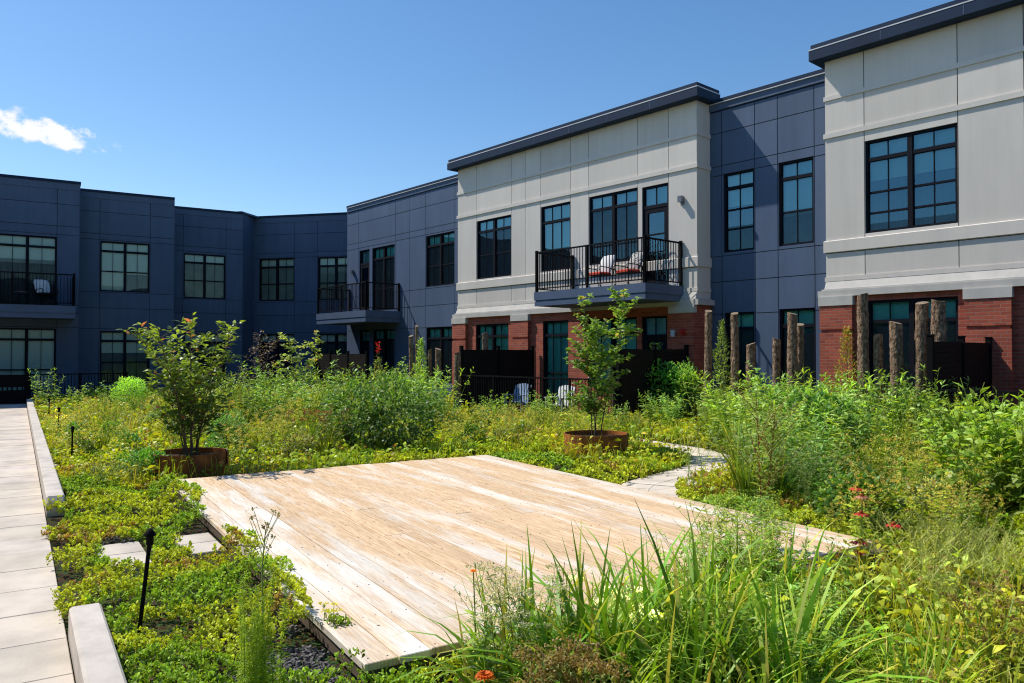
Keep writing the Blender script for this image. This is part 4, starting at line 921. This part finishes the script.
# ---- shrubs and trees in the planters
def woody(seed,name,loc,stems,hts,spread,nb,leafn,ll,lw,z0,label,cat,cols,base_z=.2,fan=1.0,lean_to=(0,0),wob=.06,bl=(.25,.5)):
    rng=np.random.default_rng(seed); t=empty(name,loc,0,label=label,cat=cat); wd=MB(); lf=MB(); H_=max(hts)
    for i in range(stems):
        az=i*2*math.pi/stems+rng.uniform(-.5,.5); h=hts[i%len(hts)]*rng.uniform(.94,1.03); sp=spread*rng.uniform(.55,1.0)
        tq=np.linspace(0,1,8); P=np.stack([.07*math.cos(az)+sp*math.cos(az)*tq**1.3+lean_to[0]*tq+rng.normal(0,wob*.4,8)*tq,.07*math.sin(az)+sp*math.sin(az)*tq**1.3+lean_to[1]*tq+rng.normal(0,wob*.4,8)*tq,base_z+(h-base_z)*tq],1)
        wd.tube(P,np.linspace(.011,.003,8),6,(1,1,1)); tips=[(P,1.0)]
        for b in range(nb):
            tb=rng.uniform(z0,.97); o,_=at_t(P,np.array([tb])); ab=rng.uniform(0,6.28); lb=rng.uniform(*bl)*fan*(1.15-.5*tb); up=rng.uniform(.2,.9)
            Q=o[0]+np.outer(np.linspace(0,1,5),[math.cos(ab)*lb,math.sin(ab)*lb,up*lb])+np.outer(np.linspace(0,1,5)**2,[0,0,.12*lb]); wd.tube(Q,np.linspace(.006,.002,5),4,(1,1,1),cap=False); tips.append((Q,.85))
        for Q,sc in tips:
            stem=Q is P; n=int(leafn*(1.6 if stem else 1)); tl=rng.uniform(z0 if stem else .12,1,n)**.8; O,Td=at_t(Q,tl); ph=rng.uniform(0,6.28,n); e=rng.uniform(-.35,.75,n)
            D=unit(np.stack([np.cos(ph)*np.cos(e),np.sin(ph)*np.cos(e),np.sin(e)],1)+Td*.35); s=ll*rng.uniform(.6,1.15,n)
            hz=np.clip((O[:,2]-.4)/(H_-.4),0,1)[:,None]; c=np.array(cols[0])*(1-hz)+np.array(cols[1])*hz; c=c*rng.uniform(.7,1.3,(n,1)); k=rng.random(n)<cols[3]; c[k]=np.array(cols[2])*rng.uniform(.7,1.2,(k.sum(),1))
            leaves(lf,O+D*.012,D,s,s*lw/ll,c,'ovate',.6,rng)
    wd.build('branches',M['stemwood'],t,True); lf.build('leaves',M['treeleaf'],t); return t
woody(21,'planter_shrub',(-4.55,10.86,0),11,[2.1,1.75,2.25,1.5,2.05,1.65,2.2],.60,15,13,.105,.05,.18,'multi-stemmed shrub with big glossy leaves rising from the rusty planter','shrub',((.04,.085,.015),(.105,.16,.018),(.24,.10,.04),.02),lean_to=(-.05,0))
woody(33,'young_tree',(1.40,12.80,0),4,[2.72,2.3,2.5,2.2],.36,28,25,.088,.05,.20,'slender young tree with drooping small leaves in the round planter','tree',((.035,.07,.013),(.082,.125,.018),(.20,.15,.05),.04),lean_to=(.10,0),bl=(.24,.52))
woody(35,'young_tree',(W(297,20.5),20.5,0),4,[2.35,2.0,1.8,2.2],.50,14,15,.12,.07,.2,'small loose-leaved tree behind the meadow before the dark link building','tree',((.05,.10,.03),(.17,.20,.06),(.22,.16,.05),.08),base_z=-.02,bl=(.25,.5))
woody(36,'dark_shrub',(W(256,22.),22.,0),5,[2.3,2.0,2.2,1.7],.55,13,7,.09,.045,.3,'sparse purple-leaved shrub left of the small loose-leaved tree','shrub',((.035,.03,.03),(.06,.045,.045),(.08,.05,.05),.1),base_z=-.02,bl=(.3,.6))

# ---- named single plants
def put(name,mb,px,Y,label,cat='shrub',mats='leaf',rz=0,group=None):
    o=grow(name,mb,label,cat,group,mats); o.location=(W(px,Y),Y,0); o.rotation_euler=(0,0,rz); return o
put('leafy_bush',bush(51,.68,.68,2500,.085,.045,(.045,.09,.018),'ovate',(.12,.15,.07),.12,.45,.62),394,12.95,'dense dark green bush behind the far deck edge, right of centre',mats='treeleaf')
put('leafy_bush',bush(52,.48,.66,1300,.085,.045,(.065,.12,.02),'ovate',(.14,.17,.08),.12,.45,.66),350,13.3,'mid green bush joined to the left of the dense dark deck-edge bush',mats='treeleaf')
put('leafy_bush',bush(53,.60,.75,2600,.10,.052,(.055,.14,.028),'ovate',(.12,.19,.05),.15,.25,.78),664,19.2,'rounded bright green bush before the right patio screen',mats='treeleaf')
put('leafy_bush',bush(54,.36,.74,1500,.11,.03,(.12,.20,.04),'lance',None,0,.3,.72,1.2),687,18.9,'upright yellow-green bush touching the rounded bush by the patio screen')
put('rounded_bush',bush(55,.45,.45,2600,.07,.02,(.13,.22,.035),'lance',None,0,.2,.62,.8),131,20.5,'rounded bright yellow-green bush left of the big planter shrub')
def column(seed,h,r,n,col,ll=.09,alt=None,pa=0):
    rng=np.random.default_rng(seed); mb=MB(); z=h*(1-rng.random(n)**.8*.98); q=r*(np.minimum(1,(h-z)/h*2.6+.12))*np.sqrt(rng.random(n))*(.7+.6*vnoise(z*6,z*0,seed)); a=rng.uniform(0,6.28,n)
    P=np.stack([q*np.cos(a),q*np.sin(a),z-.03],1); D=np.stack([np.cos(a)*.6,np.sin(a)*.6,np.full(n,1.)],1)+rng.normal(0,.25,(n,3)); s=ll*rng.uniform(.6,1.2,n); leaves(mb,P,D,s,s*.3,vcol(col,n,rng,.3,alt,pa),'lance',.6,rng); mb.tube([(0,0,-.03),(0,0,h*.9)],[.02,.005],5,(.08,.05,.03),cap=False); return mb
put('columnar_shrub',column(61,H(320,18.3),.17,1300,(.11,.16,.035)),722,18.3,'slim yellow-green columnar shrub beside the tall log post of the navy bay')
put('columnar_shrub',column(62,H(326,14.8),.19,1300,(.14,.15,.035),.08,(.25,.12,.03),.25),847,14.8,'slim columnar shrub with orange tints before the brick pilaster')
put('columnar_shrub',column(63,H(338,21.3),.17,1000,(.09,.14,.03),.11),421,21.3,'slim green columnar shrub among thin log posts left of the brick base')
put('red_leaved_plant',column(64,H(356,20.6),.26,700,(.08,.11,.03),.09,(.20,.05,.02),.08),378,20.6,'tall plant with a bright red leafy tip behind the bushes')
rt=weed(65,.42,4,.05,.12,.09,.035,14,'ovate',(.36,.02,.008)); o=put('red_foliage',rt,378,20.6,'bunch of bright red leaves at the top of a tall plant','plant'); o.location.z=H(338,20.6)-.42
o=put('sapling',weed(71,1.5,2,.02,.08,.11,.022,60,'lance',(.13,.18,.04),br=18,t0=.22,stemc=(.13,.055,.035),r0=.007,taper=.35),762,6.25,'slender willowy sapling with a reddish stem at the right deck corner','sapling')
put('feathery_plant',feather(73,.86,5500,(.125,.17,.014)),262,3.65,'feathery bright green plant with thin seedheads at the lower left','plant','grass')
put('brown_seedhead_plant',weed(74,.78,20,.48,.35,.085,.04,22,'ovate',(.085,.10,.02),alt=(.09,.045,.018),pa=.45,top='ball',tcol=(.09,.045,.02),tn=22,tr=.05,ts=.03),312,12.6,'low bushy plant with brown seedheads at the far deck edge','plant')
put('leafy_bush',bush(75,.42,.34,1800,.05,.025,(.06,.12,.03),'ovate',None,0,.4,.34),72+155,13.6,'small dark green bush behind the left planter','shrub','treeleaf')
put('grey_green_herb',weed(76,.36,90,.36,.5,.05,.008,26,'lance',(.13,.15,.07)),112,10.0,'soft grey-green mounded herb among the sedum left of the planter','plant')
put('leafy_bush',bush(77,.35,.22,1500,.05,.03,(.06,.14,.02),'ovate',None,0,.4,.16),150,10.6,'low dark leafy clump before the left planter','shrub')

# ---- repeats
inner=lambda x,y: deckc(x,y)[0]<-.1 or deckc(x,y)[1]>4.75
put('leafy_bush',bush(56,.48,.56,1700,.10,.055,(.055,.115,.018),'ovate',(.1,.17,.03),.15,.4,.55),818,10.6,'dark green broad-leaved bush in the thicket right of the winding path',mats='treeleaf')
put('leafy_bush',bush(57,.60,.50,1500,.09,.05,(.05,.105,.018),'ovate',(.1,.17,.03),.15,.4,.55),905,12.6,'dark green bush before the slatted screen by the log posts',mats='treeleaf')
put('leafy_bush',bush(58,.45,.42,1300,.09,.035,(.075,.13,.018),'lance',(.12,.18,.03),.2,.4,.42),760,12.2,'mid green bush beyond the winding path, below the navy bay windows',mats='treeleaf')
wl=[weed(195+i,1.0,9,.16,.32,.10,.019,46,'lance',c,br=4,taper=.3,alt=(.17,.21,.03),pa=.2) for i,c in enumerate(((.115,.17,.025),(.095,.155,.03)))]
G1='tall leafy weeds in the meadow before the buildings'
wa=[weed(101+i,1.0,9,.24,.34,.16,.036,30,'lance',c,alt=(.16,.2,.06),pa=.15) for i,c in enumerate((MG,BG,(.10,.175,.04)))]
wb=[weed(111+i,1.0,8,.22,.36,.14,.064,24,'ovate',c,alt=(.15,.2,.05),pa=.15,br=2) for i,c in enumerate((MG,(.075,.145,.03),(.12,.19,.05)))]
wy=[weed(121+i,1.0,8,.2,.4,.10,.036,18,'lance',c,alt=(.2,.18,.04),pa=.15,br=3,top='ball',tcol=tc,tn=18,tr=.03,ts=.016) for i,(c,tc) in enumerate(((YG,(.25,.19,.05)),((.14,.19,.03),(.17,.12,.04)),(OL,(.24,.22,.06))))]
ww=[weed(131+i,1.0,9,.2,.35,.06,.012,30,'lance',(.10,.15,.045),br=4,top='flat',tcol=(.24,.24,.19),tn=8,tr=.03,ts=.009) for i in range(2)]
behind=lambda x,y: True
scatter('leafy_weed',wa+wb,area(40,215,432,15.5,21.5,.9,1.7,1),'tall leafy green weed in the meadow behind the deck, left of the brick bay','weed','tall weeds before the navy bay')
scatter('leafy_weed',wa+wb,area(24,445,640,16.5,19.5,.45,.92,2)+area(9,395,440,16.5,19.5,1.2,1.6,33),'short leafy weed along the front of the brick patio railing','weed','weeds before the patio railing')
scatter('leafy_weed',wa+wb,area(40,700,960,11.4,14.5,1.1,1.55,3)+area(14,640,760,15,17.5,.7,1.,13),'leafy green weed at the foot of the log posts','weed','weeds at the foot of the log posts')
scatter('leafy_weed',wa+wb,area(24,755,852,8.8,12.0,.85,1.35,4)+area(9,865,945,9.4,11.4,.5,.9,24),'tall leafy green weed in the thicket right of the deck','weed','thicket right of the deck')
scatter('flowering_weed',ww,area(22,690,860,8.2,12.5,.6,.95,5,lambda x,y: deckc(x,y)[1]>5.3),'wispy weed with tiny white flowers right of the winding side path','weed','white flowered weeds')
wc=[weed(141+i,1.0,5,.2,.28,.19,.075,19,'ovate',c,alt=(.16,.22,.06),pa=.12,br=3,r0=.007) for i,c in enumerate(((.105,.165,.02),(.14,.195,.022)))]
scatter('willowy_weed',wl,[(W(715,5.3),5.3,.78),(W(742,5.7),5.7,.72),(W(775,5.9),5.9,.62),(W(730,4.9),4.9,.7),(W(690,5.0),5.0,.6),(W(765,5.1),5.1,.72)],'bushy willow-leaved plant around the sapling at the right deck edge','plant','willow-leaved plants by the sapling')
bl_=[weed(185+i,.38,6,.12,.5,.09,.05,12,'ovate',c,taper=.2,elev=.5) for i,c in enumerate(((.12,.19,.02),(.16,.21,.03)))]
scatter('broadleaf_herb',bl_,area(24,500,940,3.7,5.2,.65,1.1,31,inner),'broad-leaved pale green herb among the foreground grass','plant','broad-leaved foreground herbs')
scatter('coarse_leafed_plant',wc,area(17,940,1045,7.2,10.2,1.15,1.5,6),'coarse big-leaved tall plant at the right photo edge before the slatted screen','plant','big-leaved plants at the right edge')
stk=[weed(201+i,1.0,3,.10,.10,.11,.026,46,'lance',c,taper=.75,alt=(.2,.22,.03),pa=.15,elev=.6) for i,c in enumerate((MG,BG,YG))]
scatter('tall_stalk',stk,area(22,190,425,14.5,19.5,1.0,1.65,41),'tall upright leafy stalk rising above the meadow behind the deck','weed','upright stalks behind the deck')
scatter('tall_stalk',stk,area(26,720,1010,9.5,13.5,1.0,1.5,42),'tall upright leafy stalk rising from the thicket right of the deck','weed','upright stalks in the right thicket')
clear=lambda x,y: np.hypot(x-W(868,6.2),y-6.0)>.75
mg=[clump(221+i,46,.95,.020,.10,c,(.2,1.8),alt=(.2,.19,.03),pa=.2) for i,c in enumerate(((.075,.14,.012),(.12,.17,.014),(.17,.17,.03)))]
scatter('grass_tussock',mg,area(30,55,330,12,20,.45,.95,51),'grass tussock standing in the meadow left of the dense dark bush','grass','tussocks in the left meadow',mats='grass')
scatter('grass_tussock',mg,area(16,440,640,13.5,16.5,.45,.75,52),'grass tussock in the low meadow between deck and patio railing','grass','tussocks before the patio',mats='grass')
scatter('grass_tussock',mg,area(18,700,980,8.5,12.5,.8,1.2,53),'grass tussock among the weeds right of the winding path','grass','tussocks in the right thicket',mats='grass')
lb=[bush(231+i,.34,.30,520,.09,.045,c,'ovate',(.12,.16,.02),.1,.5,.26,tw=4) for i,c in enumerate(((.04,.085,.014),(.06,.115,.018),(.085,.10,.03)))]
scatter('low_shrub',lb,area(16,70,330,11.8,18,.35,.8,54),'low dark leafy clump dotted through the left meadow','shrub','dark low clumps in the left meadow',mats='treeleaf')
scatter('low_shrub',lb,area(9,440,640,13.8,17,.45,.8,55),'low dark leafy clump in the meadow before the patio railing','shrub','dark low clumps before the patio',mats='treeleaf')
scatter('low_shrub',lb,area(12,820,1010,6.8,10.5,.6,1.0,56,clear),'low dark leafy clump in the growth right of the coneflowers','shrub','dark low clumps at the right',mats='treeleaf')
scatter('yellowish_weed',wy,area(60,50,340,11.5,22,.4,.8,7),'low yellowish weed in the meadow left of the dense bush','weed','yellowish weeds left')
scatter('yellowish_weed',wy,area(44,430,640,13.5,17.5,.3,.65,8),'low yellowish weed between deck and patio railing','weed','yellowish weeds before the patio')
scatter('yellowish_weed',wy,area(44,835,1010,5.6,9.8,.35,.75,9,clear),'yellow-brown weed in the low growth right of the deck corner','weed','yellowish weeds right')
scatter('leafy_weed',wa+wb,[(W(45,23.5),23.5,1.25),(W(62,22.5),22.5,.85),(W(78,22),22.,.85),(W(116,21.5),21.5,1.1),(W(104,23),23,.7),(W(160,22),22,.8),(W(212,21),21.,1.),(W(235,22),22.,1.1)],'leafy weed at the far left between path end and navy wall','weed','weeds at the far left')
gl=[clump(151+i,42,.76,.031,.17,c,(.2,3.0),alt=(.27,.25,.05),pa=.2) for i,c in enumerate(((.075,.15,.012),(.10,.185,.014),(.145,.20,.016)))]
gt=[clump(155+i,26,.92,.042,.08,c,(.15,2.3),alt=(.20,.22,.05),pa=.1) for i,c in enumerate(((.075,.15,.012),(.11,.19,.014)))]
scatter('grass_clump',gl,area(24,500,820,3.05,4.5,.72,1.08,10,inner)+area(16,790,1000,3.05,4.2,.5,.8,14,inner)+area(8,640,800,4.4,5.6,.6,.9,15,inner),'clump of long arching grass blades in the foreground right of the deck','grass','foreground grass clumps',mats='grass')
scatter('tall_grass_clump',gt,[(W(560,3.5),3.5,.85),(W(588,3.7),3.7,1.05),(W(610,3.6),3.6,.95),(W(655,3.5),3.5,.9),(W(697,3.45),3.45,1.1),(W(735,3.6),3.6,1.0),(W(780,3.4),3.4,.9),(W(640,3.9),3.9,1.0),(W(700,4.2),4.2,1.0)],'tall clump of broad upright grass blades standing against the deck planks','grass','tall foreground grass',mats='grass')
scatter('leafy_weed',[weed(161+i,.62,7,.16,.4,.10,.03,26,'lance',c,br=2,alt=(.17,.2,.06),pa=.15) for i,c in enumerate((MG,(.12,.19,.045)))],area(32,600,830,3.4,5.2,.72,1.05,11,inner),'narrow-leaved weed among the foreground grass','weed','foreground narrow-leaved weeds')
scatter('wiry_weed',[weed(165+i,.55,16,.2,.6,.045,.008,22,'lance',(.14,.17,.03),br=5,alt=(.20,.2,.06),pa=.3,stemc=(.17,.18,.06)) for i in range(2)],area(9,900,1030,4.6,6.4,.8,1.1,12),'tangle of wiry pale stems at the lower right','weed','wiry weeds lower right')
YA=[weed(171+i,.66,7,.12,.22,.09,.02,16,'lance',(.08,.125,.045),top='flat',tcol=(.25,.24,.18),tn=60,tr=.05,ts=.010,br=2) for i in range(2)]
scatter('yarrow',YA,[(W(508,3.75),3.75,1.05),(W(535,3.8),3.8,1.1),(W(490,3.65),3.65,.95)],'yarrow with flat grey-white flower heads against the near deck corner','plant','pale yarrow at the deck corner')
YB=[weed(175+i,.48,8,.12,.25,.07,.02,14,'lance',(.10,.13,.04),top='ball',tcol=(.11,.078,.03),tn=45,tr=.03,ts=.014,br=2) for i in range(2)]
scatter('yarrow',YB,[(W(535,3.35),3.35,1.0),(W(572,3.4),3.4,1.02),(W(553,3.2),3.2,.95),(W(590,3.25),3.25,.9)],'clump with rounded dry brown seedheads at the bottom centre','plant','dry brown seedheads at the bottom')
scatter('yarrow',[weed(178,.60,11,.2,.35,.09,.045,22,'ovate',(.16,.185,.02),top='flat',tcol=(.10,.068,.025),tn=36,tr=.05,ts=.012,br=2)],[(W(990,3.75),3.75,.95),(W(1018,3.95),3.95,1.0),(W(955,3.45),3.45,.62)],'dark brown seedhead clump in the lower right corner','plant','dark seedheads in the lower right corner')
scatter('white_yarrow',[weed(180,.5,8,.15,.3,.07,.02,16,'lance',(.09,.14,.04),top='flat',tcol=(.55,.53,.46),tn=90,tr=.05,ts=.011)],[(W(600,4.05),4.05,1.),(W(625,3.95),3.95,.9)],'yarrow with creamy white heads among the foreground grass','plant','white yarrow in the grass')

# flowers
def coneflower(x,y,h,label,petal,cone,lean=.0,up=False):
    t=empty('coneflower',(x,y,0),random.uniform(0,6),label=label,cat='flower')
    s=MB(); P=[(0,0,-.02),(.01,0,h*.5),(lean,0,h)]; s.tube(P,[.005,.004,.003],5,(.07,.11,.03)); rng=np.random.default_rng(int(h*1000))
    n=14; tq=rng.uniform(.05,.7,n); O,_=at_t(np.array(P,float),tq); a=rng.uniform(0,6.28,n); leaves(s,O,np.stack([np.cos(a),np.sin(a),np.full(n,.5)],1),.11,.03,vcol(MG,n,rng),'lance',.4,rng); s.build('stem',M['leaf'],t)
    p=MB(); n=13; a=np.arange(n)*6.283/n; O=np.stack([lean+.012*np.cos(a),.012*np.sin(a),np.full(n,h)],1); leaves(p,O,np.stack([np.cos(a),np.sin(a),np.full(n,.9 if up else -.12)],1),.056,.026,vcol(petal,n,rng,.15),'ovate',.1,rng); p.build('petals',M['petal'],t)
    c=MB(); c.lathe([(.0,.028),(.010,.025),(.018,.014),(.019,.002),(.0,-.004)],12,C=cone); o=c.build('cone',M['petal'],t,True); o.location=(lean,0,h)
CR=(.50,.035,.035)
coneflower(W(855,6.6),6.6,H(488,6.6),'red coneflower, topmost of the group at the right deck corner',CR,(.35,.12,.02))
coneflower(W(861,6.5),6.5,H(496,6.5),'pink coneflower with pale petals just under the topmost red one',(.62,.25,.2),(.4,.16,.02))
coneflower(W(860,6.3),6.3,H(513,6.3),'red coneflower in the middle of the cluster above the deck corner',CR,(.35,.08,.02))
coneflower(W(892,6.1),6.1,H(524,6.1),'red coneflower standing apart to the right of the others',CR,(.4,.14,.02))
coneflower(W(859,5.9),5.9,H(541,5.9),'bright crimson coneflower at the tip of the deck corner',(.55,.02,.05),(.3,.05,.02))
coneflower(W(857,5.8),5.8,H(555,5.8),'dark red closed flower bud just below the crimson coneflower',(.3,.02,.02),(.2,.04,.02),up=True)
def zinnia(x,y,h,r,label):
    t=empty('orange_flower',(x,y,0),0,label=label,cat='flower'); s=MB(); P=np.array([(0,0,-.02),(.01,.01,h*.6),(0,0,h)]); s.tube(P,[.004,.0035,.003],5,(.08,.12,.03)); rng=np.random.default_rng(3)
    n=8; O,_=at_t(P,rng.uniform(.1,.7,n)); a=rng.uniform(0,6.28,n); leaves(s,O,np.stack([np.cos(a),np.sin(a),np.full(n,.4)],1),.08,.022,vcol(BG,n,rng),'lance',.4,rng); s.build('stem',M['leaf'],t)
    p=MB()
    for k,(e,q) in enumerate(((.1,1),(.5,.85),(.95,.6))):
        n=16; a=np.arange(n)*6.283/n+k*.2; O=np.stack([.004*np.cos(a),.004*np.sin(a),np.full(n,h)],1); leaves(p,O,np.stack([np.cos(a)*math.cos(e),np.sin(a)*math.cos(e),np.full(n,math.sin(e))],1),r*q,r*.4,vcol((.75,.20,.015),n,rng,.12),'ovate',.1,rng)
    p.build('petals',M['petal'],t)
zinnia(W(485,3.2),3.2,H(674,3.2),.042,'large orange flower at the bottom edge below the yarrow')
zinnia(W(473.5,3.7),3.7,H(570,3.7),.016,'small orange bud on a thin stem against the deck planks')
o=put('yellow_flower_plant',weed(190,.55,4,.05,.15,.07,.02,12,'lance',BG,top='ball',tcol=(.6,.5,.04),tn=14,tr=.04,ts=.022),62,15.6,'yellow flowering plant by the middle stake light','plant')
put('yellow_flower_plant',weed(191,.26,5,.04,.15,.035,.014,26,'spoon',(.07,.15,.03),top='flat',tcol=(.30,.28,.04),tn=20,tr=.02,ts=.012),330,4.55,'small upright stonecrop with a yellow tip at the left deck edge','plant')

# ---------------------------------------------------------------- light, sky, camera
LD=np.array([2.2*.66272+.74887,-2.2*.74887+.66272,-3.2]); LD/=np.linalg.norm(LD)
sun=bpy.data.lights.new('sun','SUN'); sun.energy=5.0; sun.angle=R(.53); sun.color=(1,.94,.85)
so=bpy.data.objects.new('sun',sun); COL.objects.link(so)
from mathutils import Vector
so.rotation_euler=Vector(LD.tolist()).to_track_quat('-Z','Y').to_euler(); so.location=(-20,12,30)
el=math.asin(-LD[2]); az=math.atan2(-LD[0],-LD[1])
w=bpy.data.worlds.new('World'); SC.world=w; w.use_nodes=True; nt=w.node_tree; nt.nodes.clear(); L=nt.links.new
N=lambda t,**k: node(nt,t,k)
out=N('ShaderNodeOutputWorld'); bg=N('ShaderNodeBackground'); bg.inputs[1].default_value=.15
sky=N('ShaderNodeTexSky',sky_type='NISHITA'); sky.sun_disc=False; sky.sun_elevation=el; sky.sun_rotation=az; sky.air_density=1.0; sky.dust_density=.3; sky.ozone_density=1.6
# one small cloud, fixed in the sky
tc=N('ShaderNodeTexCoord'); sp=N('ShaderNodeSeparateXYZ'); L(tc.outputs['Generated'],sp.inputs[0])
def mth(op,a,b=None,c=None):
    n=N('ShaderNodeMath',operation=op)
    for i,v in enumerate((a,b,c)):
        if v is None: continue
        if isinstance(v,(int,float)): n.inputs[i].default_value=v
        else: L(v,n.inputs[i])
    return n.outputs[0]
ysafe=mth('MAXIMUM',sp.outputs[1],.05); cu=mth('DIVIDE',sp.outputs[0],ysafe); cv=mth('DIVIDE',sp.outputs[2],ysafe)
du=mth('SUBTRACT',cu,-.618); dv=mth('ADD',mth('SUBTRACT',cv,.293),mth('MULTIPLY',du,.25))
cb=N('ShaderNodeCombineXYZ'); L(du,cb.inputs[0]); L(dv,cb.inputs[1])
nz=N('ShaderNodeTexNoise'); nz.inputs['Scale'].default_value=26; nz.inputs['Detail'].default_value=7; nz.inputs['Roughness'].default_value=.62; mp=N('ShaderNodeMapping'); mp.inputs['Scale'].default_value=(1,1.6,1); mp.inputs['Location'].default_value=(3.1,1.7,0); L(cb.outputs[0],mp.inputs[0]); L(mp.outputs[0],nz.inputs[0])
rad=mth('SQRT',mth('ADD',mth('POWER',mth('DIVIDE',du,.088),2),mth('POWER',mth('DIVIDE',dv,.021),2)))
den=mth('ADD',mth('SUBTRACT',1.0,rad),mth('MULTIPLY',mth('SUBTRACT',nz.outputs[0],.5),2.6))
mr=N('ShaderNodeMapRange',interpolation_type='SMOOTHSTEP'); mr.inputs[1].default_value=.0; mr.inputs[2].default_value=.6; L(den,mr.inputs[0])
ft=mth('MULTIPLY',mr.outputs[0],mth('GREATER_THAN',sp.outputs[1],.06))
hs=N('ShaderNodeHueSaturation'); hs.inputs['Saturation'].default_value=1.24; hs.inputs['Hue'].default_value=.500; L(sky.outputs[0],hs.inputs['Color'])
mx=N('ShaderNodeMix',data_type='RGBA'); L(ft,mx.inputs[0]); L(hs.outputs[0],mx.inputs[6]); mx.inputs[7].default_value=(6.6,6.7,6.85,1)
L(mx.outputs[2],bg.inputs[0]); L(bg.outputs[0],out.inputs[0])

cam=bpy.data.cameras.new('camera'); co=bpy.data.objects.new('camera',cam); COL.objects.link(co); SC.camera=co
co.location=(0,0,1.7); co.rotation_euler=(R(90)+math.atan(12.5/765),0,0); cam.sensor_width=36; cam.lens=36*765/1024; cam.clip_start=.05; cam.clip_end=3000
SC.view_settings.view_transform='Standard'; SC.view_settings.look='None'; SC.view_settings.exposure=0; SC.view_settings.gamma=1
SC.cycles.use_denoising=True; SC.cycles.filter_width=1.15; SC.cycles.sample_clamp_indirect=6; SC.cycles.caustics_reflective=False; SC.cycles.caustics_refractive=False; SC.cycles.max_bounces=8; SC.cycles.diffuse_bounces=3; SC.cycles.transparent_max_bounces=12
